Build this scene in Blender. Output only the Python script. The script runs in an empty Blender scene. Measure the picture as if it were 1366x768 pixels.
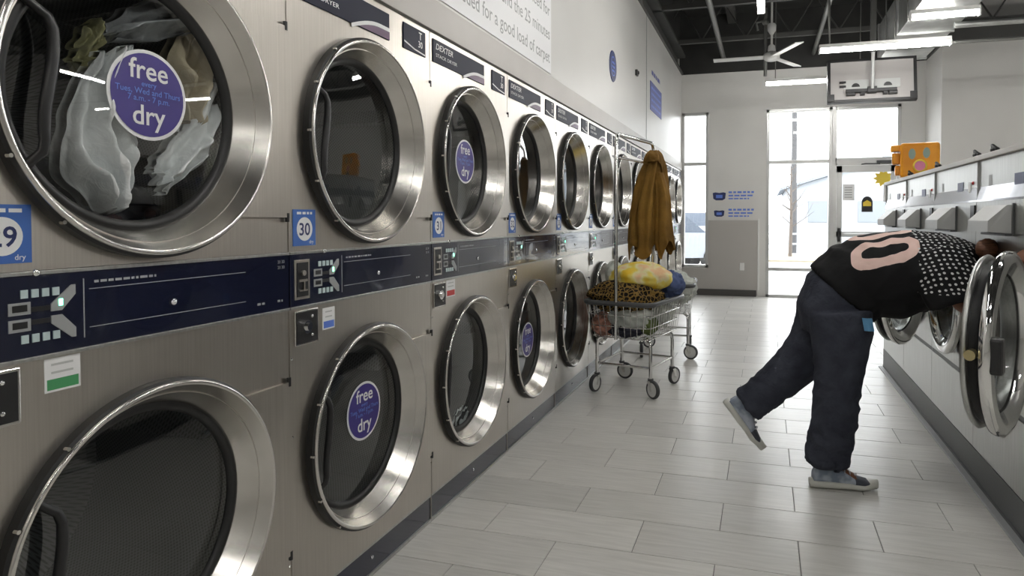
import bpy, bmesh, math, random
from mathutils import Vector, Matrix, noise
random.seed(7)
S = bpy.context.scene
COL = S.collection
PI = math.pi
sin, cos = math.sin, math.cos

# ------------------------------------------------------------------ camera
CAM_H = 1.218
cd = bpy.data.cameras.new('camera'); cam = bpy.data.objects.new('camera', cd); COL.objects.link(cam)
cam.location = (0, 0, CAM_H)
cam.rotation_euler = (math.radians(90 - 1.416), 0, math.radians(16.576))
cd.sensor_fit = 'HORIZONTAL'; cd.sensor_width = 36.0; cd.lens = 890.0 / 1366 * 36
cd.shift_x = -(755 - 683) / 1366; cd.shift_y = -(384 - 312) / 1366
cd.clip_start = 0.05; cd.clip_end = 300
S.camera = cam
# ------------------------------------------------------------------ world, exposure
W = bpy.data.worlds.new('overcast'); S.world = W; W.use_nodes = True
bg = W.node_tree.nodes['Background']; bg.inputs[0].default_value = (0.965, 0.98, 1.0, 1); bg.inputs[1].default_value = 5.6
vs = S.view_settings
vs.view_transform = 'Standard'; vs.look = 'None'; vs.gamma = 1.0; vs.use_curve_mapping = False
vs.exposure = 0.44
TUBE = 45.0          # emission of the fluorescent tubes

# ------------------------------------------------------------------ materials
def rgb(*c):
    return tuple(((v/255)/12.92 if v/255 <= .04045 else ((v/255+.055)/1.055)**2.4) for v in c) + (1,)
MATS = {}
def mat(name, col=(.5,.5,.5,1), rough=.5, metal=0., emit=0., emitcol=None, spec=.5, coat=0.):
    m = bpy.data.materials.new(name); m.use_nodes = True
    b = m.node_tree.nodes['Principled BSDF']
    b.inputs['Base Color'].default_value = col; b.inputs['Roughness'].default_value = rough
    b.inputs['Metallic'].default_value = metal; b.inputs['Specular IOR Level'].default_value = spec
    b.inputs['Coat Weight'].default_value = coat
    if emit:
        b.inputs['Emission Color'].default_value = emitcol or col; b.inputs['Emission Strength'].default_value = emit
    MATS[name] = m
    return m
def N(m, t, **kw):
    n = m.node_tree.nodes.new(t)
    for k, v in kw.items():
        if k in n.inputs: n.inputs[k].default_value = v
        else: setattr(n, k, v)
    return n
def LK(m, a, b): m.node_tree.links.new(a, b)
def BS(m): return m.node_tree.nodes['Principled BSDF']
def coords(m, scale=(1,1,1), out='Object'):
    tc = N(m, 'ShaderNodeTexCoord'); mp = N(m, 'ShaderNodeMapping'); mp.inputs['Scale'].default_value = scale
    LK(m, tc.outputs[out], mp.inputs[0]); return mp.outputs[0]
def ramp(m, fac, stops):
    r = N(m, 'ShaderNodeValToRGB'); e = r.color_ramp.elements
    while len(e) < len(stops): e.new(.5)
    for i, (p, c) in enumerate(stops): e[i].position = p; e[i].color = c
    LK(m, fac, r.inputs[0]); return r.outputs[0]
def noisy(m, scale=(1,1,1), nscale=5, detail=4, c0=None, c1=None, lo=.3, hi=.7, bump=0., rough=None, bdist=.01):
    v = coords(m, scale); n = N(m, 'ShaderNodeTexNoise'); n.inputs['Scale'].default_value = nscale; n.inputs['Detail'].default_value = detail
    LK(m, v, n.inputs['Vector'])
    if c0: LK(m, ramp(m, n.outputs[0], [(lo, c0), (hi, c1)]), BS(m).inputs['Base Color'])
    if bump:
        b = N(m, 'ShaderNodeBump'); b.inputs['Strength'].default_value = bump; b.inputs['Distance'].default_value = bdist
        LK(m, n.outputs[0], b.inputs['Height']); LK(m, b.outputs[0], BS(m).inputs['Normal'])
    if rough:
        mr = N(m, 'ShaderNodeMapRange'); mr.inputs[3].default_value = rough[0]; mr.inputs[4].default_value = rough[1]
        LK(m, n.outputs[0], mr.inputs[0]); LK(m, mr.outputs[0], BS(m).inputs['Roughness'])
    return m
def thin_glass(name, tint=(1,1,1,1), ior=1.5, rough=.0):
    m = bpy.data.materials.new(name); m.use_nodes = True; nt = m.node_tree; nt.nodes.remove(nt.nodes['Principled BSDF'])
    out = nt.nodes['Material Output']; t = N(m, 'ShaderNodeBsdfTransparent'); t.inputs[0].default_value = tint
    g = N(m, 'ShaderNodeBsdfGlossy'); g.inputs['Roughness'].default_value = rough
    lw = N(m, 'ShaderNodeLayerWeight'); lw.inputs[0].default_value = .5
    pw = N(m, 'ShaderNodeMath', operation='POWER'); pw.inputs[1].default_value = 5.; LK(m, lw.outputs['Facing'], pw.inputs[0])
    fr = N(m, 'ShaderNodeMath', operation='MULTIPLY_ADD'); fr.inputs[1].default_value = 1-ior; fr.inputs[2].default_value = ior; LK(m, pw.outputs[0], fr.inputs[0])
    mx = N(m, 'ShaderNodeMixShader'); LK(m, fr.outputs[0], mx.inputs[0]); LK(m, t.outputs[0], mx.inputs[1]); LK(m, g.outputs[0], mx.inputs[2])
    LK(m, mx.outputs[0], out.inputs[0]); MATS[name] = m; return m

steel = mat('brushed_steel', (.56,.535,.50,1), .3, 1.)
noisy(steel, (70,70,1.2), 3, 3, (.50,.465,.42,1), (.58,.545,.495,1), .25, .75, rough=(.24,.40), bump=.04, bdist=.002)
BS(steel).inputs['Anisotropic'].default_value = .55
tg = N(steel, 'ShaderNodeTangent'); tg.direction_type = 'RADIAL'; tg.axis = 'Z'; LK(steel, tg.outputs[0], BS(steel).inputs['Tangent'])
BS(steel).inputs['Anisotropic Rotation'].default_value = .25
chrome = noisy(mat('polished_ring', (.66,.64,.61,1), .16, 1.), (1,1,1), 60, 2, rough=(.12,.22))
satin = noisy(mat('satin_funnel', (.66,.64,.60,1), .24, 1.), (1,1,1), 14, 3, (.60,.58,.54,1), (.70,.68,.64,1), rough=(.2,.3))
bright = mat('bright_chrome', (.8,.8,.79,1), .08, 1.)
wsteel = noisy(mat('washer_steel', (.6,.6,.585,1), .32, 1.), (40,40,1.5), 3, 3, (.44,.445,.43,1), (.56,.565,.55,1), rough=(.26,.4))
navy = noisy(mat('navy_panel', (.012,.016,.045,1), .16, coat=.4), (1,1,1), 3, 2, (.006,.008,.024,1), (.010,.013,.034,1))
navy2 = mat('navy_plate', (.008,.010,.028,1), .5, spec=.2)
rubber = mat('black_rubber', (.012,.012,.012,1), .45)
blackp = mat('black_plastic', (.015,.015,.016,1), .35)
darkgrey = mat('dark_grey_plastic', (.07,.072,.075,1), .4)
greyp = mat('grey_plastic', (.33,.34,.34,1), .45)
lgrey = mat('light_grey_plastic', (.5,.51,.5,1), .4)
white = mat('white_print', (.82,.82,.82,1), .5)
offwhite = mat('off_white_plastic', (.75,.75,.73,1), .4)
blue = mat('blue_sticker', rgb(62,104,178), .4)
dkblue = mat('dark_blue_print', rgb(38,48,96), .4)
purple = mat('purple_sticker', rgb(52,36,122), .35)
ltblue = mat('light_blue_print', rgb(96,128,215), .4)
green = mat('green_print', rgb(70,150,95), .5)
redp = mat('red_print', rgb(200,70,70), .5)
swoosh = mat('maroon_print', rgb(86,52,86), .4)
led = mat('green_led', (.1,1,.45,1), .4, emit=6., emitcol=(.15,1,.5,1))
ledoff = mat('led_digits', (.42,.47,.47,1), .3, emit=.06, emitcol=(.5,.8,.75,1))
dglass = thin_glass('dryer_glass', (.90,.92,.92,1), .13)
bowl_glass = thin_glass('washer_glass', (.45,.47,.47,1), .07)
wglass = thin_glass('window_glass', (.97,.98,.98,1), .03)
# perforated drum
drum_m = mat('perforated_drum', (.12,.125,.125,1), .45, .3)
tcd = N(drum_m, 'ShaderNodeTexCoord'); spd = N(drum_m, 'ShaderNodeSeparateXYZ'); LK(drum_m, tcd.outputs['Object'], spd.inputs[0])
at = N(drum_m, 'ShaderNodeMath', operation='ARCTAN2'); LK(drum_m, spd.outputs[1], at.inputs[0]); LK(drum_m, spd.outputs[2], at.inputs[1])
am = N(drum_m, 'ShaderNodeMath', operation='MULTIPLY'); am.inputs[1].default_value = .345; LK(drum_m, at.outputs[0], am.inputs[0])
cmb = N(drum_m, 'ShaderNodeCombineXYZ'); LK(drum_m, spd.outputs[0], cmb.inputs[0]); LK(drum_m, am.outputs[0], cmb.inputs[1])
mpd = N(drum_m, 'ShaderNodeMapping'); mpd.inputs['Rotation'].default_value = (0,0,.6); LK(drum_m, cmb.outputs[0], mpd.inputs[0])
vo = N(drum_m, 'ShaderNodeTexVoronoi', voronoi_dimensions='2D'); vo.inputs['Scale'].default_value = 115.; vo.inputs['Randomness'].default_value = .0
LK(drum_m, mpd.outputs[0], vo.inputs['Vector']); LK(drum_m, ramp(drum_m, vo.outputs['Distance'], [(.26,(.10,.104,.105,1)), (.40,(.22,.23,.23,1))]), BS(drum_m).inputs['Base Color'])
wall_white = noisy(mat('painted_wall', (.66,.65,.62,1), .6), (1,1,1), 2, 2, (.64,.63,.605,1), (.68,.67,.645,1))
wall_gloss = noisy(mat('satin_bulkhead', (.68,.67,.645,1), .38), (1,1,1), 1.5, 2, (.66,.65,.625,1), (.70,.69,.665,1))
strip_m = noisy(mat('beige_header', (.46,.435,.405,1), .4), (1,1,1), 4, 2, (.44,.415,.385,1), (.48,.455,.425,1))
wain_m = mat('grey_wainscot', (.43,.41,.385,1), .5)
base_m = mat('dark_baseboard', (.07,.065,.06,1), .5)
deck_m = noisy(mat('dark_deck', (.018,.018,.017,1), .8), (1,1,1), 3, 3, (.022,.022,.021,1), (.036,.036,.034,1))
beam_m = mat('dark_beam', (.065,.065,.061,1), .6)
pipe_m = mat('grey_conduit', (.22,.22,.21,1), .4, .5)
galv = noisy(mat('galvanised_duct', (.55,.56,.55,1), .35, .9), (1,1,1), 9, 4, (.48,.49,.48,1), (.66,.67,.66,1), rough=(.28,.45))
alu = mat('aluminium_frame', (.55,.55,.54,1), .35, .6)
grout = mat('grout', (.19,.185,.175,1), .9)
tile_m = mat('plank_tile', (.4,.39,.36,1), .3)
oi = N(tile_m, 'ShaderNodeObjectInfo')
v = coords(tile_m, (1.4, 16, 1)); cb = N(tile_m, 'ShaderNodeVectorMath', operation='ADD'); sc = N(tile_m, 'ShaderNodeVectorMath', operation='SCALE')
sc.inputs['Scale'].default_value = 37.; LK(tile_m, oi.outputs['Random'], sc.inputs[0]); LK(tile_m, v, cb.inputs[0]); LK(tile_m, sc.outputs[0], cb.inputs[1])
n1 = N(tile_m, 'ShaderNodeTexNoise'); n1.inputs['Scale'].default_value = 4; n1.inputs['Detail'].default_value = 6; LK(tile_m, cb.outputs[0], n1.inputs['Vector'])
cr = ramp(tile_m, n1.outputs[0], [(.3,(.60,.585,.55,1)), (.7,(.72,.705,.67,1))])
hs = N(tile_m, 'ShaderNodeHueSaturation'); mr = N(tile_m, 'ShaderNodeMapRange'); mr.inputs[3].default_value = .9; mr.inputs[4].default_value = 1.08
LK(tile_m, oi.outputs['Random'], mr.inputs[0]); LK(tile_m, mr.outputs[0], hs.inputs['Value']); LK(tile_m, cr, hs.inputs['Color']); LK(tile_m, hs.outputs[0], BS(tile_m).inputs['Base Color'])
mr2 = N(tile_m, 'ShaderNodeMapRange'); mr2.inputs[3].default_value = .24; mr2.inputs[4].default_value = .42; LK(tile_m, n1.outputs[0], mr2.inputs[0]); LK(tile_m, mr2.outputs[0], BS(tile_m).inputs['Roughness'])
tube_m = mat('lit_tube', (1,1,1,1), .5, emit=TUBE, emitcol=(1.,.985,.95,1))
tvback = mat('tv_back', (.42,.40,.39,1), .45)
orange = noisy(mat('orange_plastic', rgb(226,150,26), .35), (1,1,1), 6, 2, rgb(214,136,18), rgb(234,162,40))
yellow = mat('yellow_print', rgb(236,206,70), .5)
pinkp = mat('pink_print', rgb(215,130,165), .4)
teal = mat('grey_teal_print', rgb(140,160,150), .4)

# ------------------------------------------------------------------ mesh builder
class MB:
    def __init__(s): s.v = []; s.f = []; s.m = []; s.s = []
    def add(s, vs, fs, mi=0, sm=False):
        o = len(s.v); s.v += [tuple(p) for p in vs]
        for f in fs: s.f.append([i+o for i in f]); s.m.append(mi); s.s.append(sm)
        return s
    def box(s, x0, x1, y0, y1, z0, z1, mi=0, bv=0.):
        if x0 > x1: x0, x1 = x1, x0
        if y0 > y1: y0, y1 = y1, y0
        if z0 > z1: z0, z1 = z1, z0
        if not bv:
            vs = [(x,y,z) for x in (x0,x1) for y in (y0,y1) for z in (z0,z1)]
            return s.add(vs, [(0,1,3,2),(4,6,7,5),(0,4,5,1),(2,3,7,6),(0,2,6,4),(1,5,7,3)], mi)
        bm = bmesh.new(); r = bmesh.ops.create_cube(bm, size=1)
        for p in bm.verts: p.co = (x0 if p.co.x < 0 else x1, y0 if p.co.y < 0 else y1, z0 if p.co.z < 0 else z1)
        bmesh.ops.bevel(bm, geom=bm.edges[:], offset=bv, segments=2, affect='EDGES', profile=.5)
        bm.normal_update(); bm.verts.index_update()
        s.add([p.co[:] for p in bm.verts], [[q.index for q in f.verts] for f in bm.faces], mi); bm.free(); return s
    def lathe(s, strips, c, ax='X', seg=48, mi=0, sm=True):
        # strips: list of (material, [(r,h),...]); each strip smooth on its own
        for mi_, pr in strips:
            vs = []; fs = []
            for r, h in pr:
                for k in range(seg):
                    a = 2*PI*k/seg; p, q = r*cos(a), r*sin(a)
                    vs.append({'X': (c[0]+h, c[1]+p, c[2]+q), 'Y': (c[0]+q, c[1]+h, c[2]+p), 'Z': (c[0]+p, c[1]+q, c[2]+h)}[ax])
            for i in range(len(pr)-1):
                for k in range(seg):
                    k2 = (k+1) % seg; fs.append((i*seg+k, i*seg+k2, (i+1)*seg+k2, (i+1)*seg+k))
            s.add(vs, fs, mi_, sm)
        return s
    def disc(s, c, r, ax='X', seg=48, mi=0, h=0, ry=None):
        ry = ry or r; vs = []
        for k in range(seg):
            a = 2*PI*k/seg; p, q = r*cos(a), ry*sin(a)
            vs.append({'X': (c[0], c[1]+p, c[2]+q), 'Y': (c[0]+q, c[1], c[2]+p), 'Z': (c[0]+p, c[1]+q, c[2])}[ax])
        return s.add(vs, [list(range(seg))], mi)
    def cyl(s, c, r, h0, h1, ax='X', seg=16, mi=0):
        s.lathe([(mi, [(r,h0),(r,h1)])], c, ax, seg)
        s.lathe([(mi, [(0.0001,h1),(r,h1)]), (mi, [(0.0001,h0),(r,h0)])], c, ax, seg, sm=False); return s
    def tube(s, pts, r, seg=8, mi=0, closed=False, flat=1.0, cap=True):
        pts = [Vector(p) for p in pts]; n = len(pts); rs = r if isinstance(r, (list, tuple)) else [r]*n
        vs = []; fs = []; up = None
        for i, p in enumerate(pts):
            if closed: t = pts[(i+1) % n]-pts[i-1]
            else: t = pts[min(i+1, n-1)]-pts[max(i-1, 0)]
            t.normalize()
            if up is None: up = t.orthogonal().normalized()
            else:
                up = up-t*up.dot(t)
                if up.length < 1e-5: up = t.orthogonal()
                up.normalize()
            sd = t.cross(up)
            for k in range(seg):
                a = 2*PI*k/seg; vs.append(p+up*rs[i]*cos(a)+sd*rs[i]*flat*sin(a))
        for i in range(n if closed else n-1):
            j = (i+1) % n
            for k in range(seg):
                k2 = (k+1) % seg; fs.append((i*seg+k, i*seg+k2, j*seg+k2, j*seg+k))
        s.add(vs, fs, mi, True)
        if cap and not closed: s.add(vs[:seg], [list(range(seg))[::-1]], mi); s.add(vs[-seg:], [list(range(seg))], mi)
        return s
    def prism(s, poly, fr, t0, t1, mi=0, mside=None):
        n = len(poly); a = [fr(p, q, t0) for p, q in poly]; b = [fr(p, q, t1) for p, q in poly]
        s.add(b, [list(range(n))], mi); s.add(a, [list(range(n))[::-1]], mi)
        s.add(a+b, [(i, (i+1) % n, n+(i+1) % n, n+i) for i in range(n)], mi if mside is None else mside); return s
    def holeplate(s, u0, u1, z0, z1, cu, cz, r, fr, t0, t1, seg=64, mi=0):
        an = sorted([2*PI*k/seg for k in range(seg)]+[math.atan2(z-cz, u-cu) % (2*PI) for u in (u0,u1) for z in (z0,z1)])
        A = []; Bo = []
        for a in an:
            c_, s_ = cos(a), sin(a); k = 1e9
            if abs(c_) > 1e-9: k = min(k, ((u1 if c_ > 0 else u0)-cu)/c_)
            if abs(s_) > 1e-9: k = min(k, ((z1 if s_ > 0 else z0)-cz)/s_)
            A.append((cu+r*c_, cz+r*s_)); Bo.append((cu+k*c_, cz+k*s_))
        n = len(an); vs = [fr(p,q,t1) for p,q in A]+[fr(p,q,t1) for p,q in Bo]
        s.add(vs, [(i, n+i, n+(i+1) % n, (i+1) % n) for i in range(n)], mi)
        vs = [fr(p,q,t0) for p,q in Bo]+[fr(p,q,t1) for p,q in Bo]
        s.add(vs, [(i, (i+1) % n, n+(i+1) % n, n+i) for i in range(n)], mi); return s
    def sphere(s, c, r, nu=16, nv=10, mi=0, fn=None):
        r = r if isinstance(r, (tuple, list)) else (r,r,r); vs = []; fs = []
        for j in range(nv+1):
            th = PI*j/nv
            for i in range(nu):
                a = 2*PI*i/nu; d = Vector((sin(th)*cos(a), sin(th)*sin(a), cos(th))); k = fn(d) if fn else 1.
                vs.append((c[0]+r[0]*d.x*k, c[1]+r[1]*d.y*k, c[2]+r[2]*d.z*k))
        for j in range(nv):
            for i in range(nu):
                i2 = (i+1) % nu; fs.append((j*nu+i, (j+1)*nu+i, (j+1)*nu+i2, j*nu+i2))
        return s.add(vs, fs, mi, True)
    def loft(s, rings, seg=20, mi=0, cap=True):
        # ring = (centre, u, v) with u, v the half axes; last value: superellipse power
        vs = []; fs = []
        for c, u, w in rings:
            c, u, w = Vector(c), Vector(u), Vector(w)
            for k in range(seg):
                a = 2*PI*k/seg; vs.append(c+u*cos(a)+w*sin(a))
        for i in range(len(rings)-1):
            for k in range(seg):
                k2 = (k+1) % seg; fs.append((i*seg+k, i*seg+k2, (i+1)*seg+k2, (i+1)*seg+k))
        s.add(vs, fs, mi, True)
        if cap: s.add(vs[:seg], [list(range(seg))[::-1]], mi, True); s.add(vs[-seg:], [list(range(seg))], mi, True)
        return s
    def grid(s, fn, nu, nv, mi=0, sm=True):
        vs = [fn(i/nu, j/nv) for j in range(nv+1) for i in range(nu+1)]
        fs = [(j*(nu+1)+i, j*(nu+1)+i+1, (j+1)*(nu+1)+i+1, (j+1)*(nu+1)+i) for j in range(nv) for i in range(nu)]
        return s.add(vs, fs, mi, sm)
    def text(s, body, size, fr, cu, cz, t, mi=0, align='C', bold=0., shear=0., wide=1.):
        vs, fs = text_mesh(body, bold, shear)
        if not vs: return s
        xs = [p[0] for p in vs]; x0, x1 = min(xs), max(xs)
        off = {'C': (x0+x1)/2, 'L': x0, 'R': x1}[align]
        return s.add([fr(cu+(p[0]-off)*size*wide, cz+p[1]*size, t) for p in vs], fs, mi)
    def dashes(s, u0, u1, z, h, fr, t, mi=0, seed=1):
        # a line of print too small to read: broken strokes
        rn = random.Random(seed); u = u0
        while u < u1:
            w = h*rn.uniform(1.2, 4.); e = min(u+w, u1); s.add([fr(u,z,t), fr(e,z,t), fr(e,z+h,t), fr(u,z+h,t)], [(0,1,2,3)], mi); u = e+h*.7
        return s
    def obj(s, name, mats, parent=None, label=None, loc=None, fix=False):
        me = bpy.data.meshes.new(name); me.from_pydata(s.v, [], s.f)
        for m in (mats if isinstance(mats, (list, tuple)) else [mats]): me.materials.append(m)
        me.polygons.foreach_set('material_index', s.m); me.polygons.foreach_set('use_smooth', s.s); me.update()
        if fix:
            bm = bmesh.new(); bm.from_mesh(me); bmesh.ops.remove_doubles(bm, verts=bm.verts, dist=1e-5); bmesh.ops.recalc_face_normals(bm, faces=bm.faces); bm.to_mesh(me); bm.free()
        o = bpy.data.objects.new(name, me); COL.objects.link(o)
        if parent: o.parent = parent
        if loc: o.location = loc
        if label: o['label'] = label
        return o
TXT = {}
def text_mesh(body, bold=0., shear=0.):
    k = (body, bold, shear)
    if k not in TXT:
        cu = bpy.data.curves.new('t', 'FONT'); cu.body = body; cu.size = 1.; cu.offset = bold; cu.shear = shear; cu.resolution_u = 3; cu.fill_mode = 'FRONT'
        o = bpy.data.objects.new('t', cu); COL.objects.link(o); bpy.context.view_layer.update()
        me = bpy.data.meshes.new_from_object(o.evaluated_get(bpy.context.evaluated_depsgraph_get()))
        TXT[k] = ([p.co[:] for p in me.vertices], [list(p.vertices) for p in me.polygons])
        bpy.data.objects.remove(o); bpy.data.meshes.remove(me); bpy.data.curves.remove(cu)
    return TXT[k]
def tag(o, label, cat, group=None):
    o['label'] = label; o['category'] = cat
    if group: o['group'] = group
    return o
def thing(name, label, cat, loc=(0,0,0), rz=0., group=None):
    o = bpy.data.objects.new(name, None); COL.objects.link(o); o.location = loc; o.rotation_euler = (0,0,rz); o.empty_display_size = .1
    return tag(o, label, cat, group)
def struct(o): o['kind'] = 'structure'; return o
def kids(o): return [c for c in bpy.data.objects if c.parent == o]
def copy_tree(o, parent=None, skip=()):
    c = o.copy(); COL.objects.link(c); c.parent = parent
    for ch in CH.get(o.name, []):
        copy_tree(bpy.data.objects[ch], c, skip)
    return c
CH = {}
def index_children():
    CH.clear()
    for o in bpy.data.objects:
        if o.parent: CH.setdefault(o.parent.name, []).append(o.name)
FX = lambda u, z, n: (n, u, z)          # faces +X (dryer side), text runs towards +Y
FXN = lambda u, z, n: (-n, -u, z)       # faces -X (washer side), text runs towards -Y
FY = lambda u, z, n: (u, -n, z)         # faces -Y (back wall)

XD = -1.27; XW = .935; YB = 10.66; ZW = 3.46; PD = .825; Y0D = .732; PW = .81; Y0W = 2.68

# ================================================================== structure
fl = MB(); fl.box(-2.2, 10.2, -5.2, YB, -.06, -.004)
floor = struct(fl.obj('floor', grout))
TX, TY = .585, .262
tiles = {}
def tile(x0, x1, y0, y1):
    k = (round(x1-x0, 3), round(y1-y0, 3))
    if k not in tiles:
        m = MB(); m.box(0, k[0], 0, k[1], -.006, 0, 0, .0015); o = m.obj('tile', tile_m, floor); tiles[k] = o
    else:
        o = tiles[k].copy(); COL.objects.link(o)
    o.location = (x0, y0, 0)
r0 = -1
for r in range(-3, 36):
    ya = 2.37+r*TY; yb = min(ya+TY-.003, YB)
    if ya > YB-.05: break
    xo = .13 if r % 2 == 0 else -.158
    for k in range(-4, 4):
        xa = xo+k*TX; xb = xa+TX-.003
        xa, xb = max(xa, -1.272), min(xb, .95 if ya < 5.9 else 2.19)
        if xb-xa > .04: tile(xa, xb, ya, yb)
plain = MB()
plain.box(.95, 10.1, -5.1, 5.9, -.004, 0); plain.box(2.19, 10.1, 5.9, 9.76, -.004, 0); plain.box(-2.1, .95, -5.1, 2.37-3*TY, -.004, 0)
struct(plain.obj('floor_far', tile_m, floor))

wl = MB()
wl.box(XD-.15, XD, -5.2, YB, 1.958, ZW); wl.box(XD-.15, XD, -5.2, Y0D-.003, 0, 1.958); wl.box(XD-1., XD-.85, -5.2, YB, 0, 1.958)
wall_left = struct(wl.obj('wall_left', wall_gloss))
m = MB(); m.box(XD, XD+.012, -5.2, YB, 1.957, 2.082, 0, .002); struct(m.obj('trim_1', strip_m))
m = MB(); m.box(XD+.0005, XD+.004, 7.39, 7.398, 2.082, ZW); m.obj('panel_joint', greyp, wall_left)
# steel beam on the left wall
m = MB(); m.box(XD-.15, XD+.03, -5.2, YB, ZW, ZW+.03); m.box(XD-.08, XD-.06, -5.2, YB, ZW+.03, ZW+.26); m.box(XD-.15, XD+.06, -5.2, YB, ZW+.26, ZW+.30)
struct(m.obj('trim_2', beam_m))
# deck and joists
m = MB(); m.box(-2.2, 10.2, -5.2, YB+.2, 4.35, 4.42)
ceil = struct(m.obj('ceiling', deck_m))
m = MB(); m.box(-.035, .035, 0, .0, 0, 0)
for k in range(9):
    y = -3.4+1.65*k
    j = MB(); j.box(-2.1, 10.1, y-.03, y+.03, 4.24, 4.35); j.box(-2.1, 10.1, y-.03, y+.03, 3.72, 3.78)
    for i in range(20):
        x = -2.1+i*.61; j.tube([(x, y, 3.76), (x+.305, y, 4.26), (x+.61, y, 3.76)], .013, 6)
    j.obj('joist', beam_m, ceil)
for x in (-.5, 1.9, 4.3, 6.7):
    j = MB(); j.box(x-.06, x+.06, -5.1, YB, 4.2, 4.35); j.obj('purlin', beam_m, ceil)

# back wall: solid with openings
WLX0, WLX1 = -1.262, -.845
W2X0, W2X1 = .02, .955
DX0, DX1 = 1.0, 1.885
ZS, ZT, ZM = .43, 2.86, 2.06
m = MB(); T = .18; y0, y1 = YB, YB+T
m.box(-2.4, 10.2, y0, y1, ZT, ZW+1.0)                     # above
m.box(-2.4, WLX0, y0, y1, 0, ZT); m.box(WLX0, WLX1, y0, y1, 0, ZS); m.box(WLX1, W2X0, y0, y1, 0, ZT)
m.box(DX1, 10.2, y0, y1, 0, ZT)
wall_back = struct(m.obj('wall_back', wall_white))
m = MB(); m.box(-1.26, -.1, YB-.012, YB, .02, ZS-.01, 0, .001); m.box(WLX1, -.1, YB-.012, YB, ZS-.01, 1.175, 0, .001)
m.obj('wainscot', wain_m, wall_back)
m = MB(); m.box(-1.26, -.115, YB-.03, YB, .0, .10, 0, .003); struct(m.obj('baseboard_back', base_m))
m = MB(); m.box(-.10, -.075, YB-.02, YB, .1, 1.2, 0, .003); m.obj('corner_guard', offwhite, wall_back)
def window(name, x0, x1, z0, z1, bars, vb=(), depth=.11):
    m = MB(); f = .045; ya, yb = YB-.005, YB+depth
    m.box(x0, x0+f, ya, yb, z0, z1, 0, .003); m.box(x1-f, x1, ya, yb, z0, z1, 0, .003)
    m.box(x0, x1, ya, yb, z1-f, z1, 0, .003); m.box(x0, x1, ya, yb, z0, z0+f, 0, .003)
    for b in bars: m.box(x0+f, x1-f, ya, yb, b-.025, b+.025, 0, .003)
    w = struct(m.obj(name, alu))
    zs = [z0+f]+[q for b in bars for q in (b-.025, b+.025)]+[z1-f]
    for i in range(0, len(zs), 2):
        g = MB(); g.box(x0+f-.004, x1-f+.004, YB+.05, YB+.056, zs[i]-.004, zs[i+1]+.004); g.obj('pane', wglass, w)
    return w
window('window_1', WLX0, WLX1, ZS, ZT, [ZM])
window('window_2', W2X0, W2X1, .0, ZT, [ZS, ZM])
m = MB(); ya, yb = YB-.005, YB+.11
m.box(DX0-.045, DX0+.02, ya, yb, 0, ZT, 0, .003); m.box(DX1-.05, DX1, ya, yb, 0, ZT, 0, .003); m.box(DX0, DX1, ya, yb, ZT-.045, ZT, 0, .003); m.box(DX0, DX1, ya, yb, 1.99, 2.10, 0, .003)
door = struct(m.obj('door_1', alu))
m = MB(); dx0, dx1 = DX0+.025, DX1-.055; ya, yb = YB+.01, YB+.055
m.box(dx0, dx0+.075, ya, yb, .01, 1.985, 0, .003); m.box(dx1-.075, dx1, ya, yb, .01, 1.985, 0, .003); m.box(dx0, dx1, ya, yb, 1.885, 1.985, 0, .003); m.box(dx0, dx1, ya, yb, .01, .22, 0, .003); m.box(dx0, dx1, ya, yb, .93, 1.01, 0, .003)
leaf = m.obj('door_leaf', alu, door)
for za, zb in ((.22, .93), (1.01, 1.885)):
    g = MB(); g.box(dx0+.07, dx1-.07, YB+.03, YB+.036, za, zb); g.obj('pane', wglass, leaf)
g = MB(); g.box(DX0+.015, DX1-.045, YB+.05, YB+.056, 2.095, ZT-.04); g.obj('pane', wglass, door)
g = MB(); g.box(dx0+.015, dx0+.055, YB-.03, YB+.01, .86, 1.06, 0, .004); g.obj('handle', blackp, leaf)
g = MB(); g.tube([(dx0+.07, YB-.05, .97), (dx1-.05, YB-.05, .97)], .016, 10); g.box(dx0+.06, dx0+.1, YB-.055, YB+.01, .945, .995); g.box(dx1-.09, dx1-.05, YB-.055, YB+.01, .945, .995); g.obj('push_bar', alu, leaf)
g = MB(); g.box(1.56, 1.80, YB-.06, YB-.005, 2.005, 2.05, 0, .004); g.tube([(1.6, YB-.05, 2.0), (1.4, YB-.12, 2.0), (1.36, YB-.02, 2.0)], .01, 6); g.obj('closer', darkgrey, door)
# stickers on the door glass
g = MB(); fr = lambda u, z, n: (u, YB+.028-n, z)
g.prism([(1.445+.075*cos(a*PI/12), 1.44+.09*sin(a*PI/12)) for a in range(13)]+[(1.37, 1.30), (1.52, 1.30)], fr, 0, .002, 0)
g.prism([(1.39,1.385),(1.50,1.385),(1.50,1.44),(1.445,1.475),(1.39,1.44)], fr, .002, .003, 1); g.obj('sticker', [blackp, yellow], leaf, 'black and yellow arched sticker')
for x, z, w_, h_ in ((1.19, 1.59, .08, .12), (1.76, 1.58, .1, .13)):
    g = MB(); g.box(x-w_, x+w_, YB+.022, YB+.028, z-h_, z+h_); 
    for k in range(5): g.box(x-w_*.7, x+w_*.6, YB+.020, YB+.0225, z+h_*(.6-.3*k)-.006, z+h_*(.6-.3*k)+.006, 1)
    g.obj('notice', [white, greyp], leaf, 'white paper notice')
g = MB(); pts = []
for k in range(20):
    a = 2*PI*k/20; r = .13 if k % 2 == 0 else .085; pts.append((1.66+r*1.1*cos(a), 1.79+r*sin(a)))
g.prism(pts, fr, .002, .004, 0); g.obj('sticker', [yellow], leaf, 'yellow starburst sticker')
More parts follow.
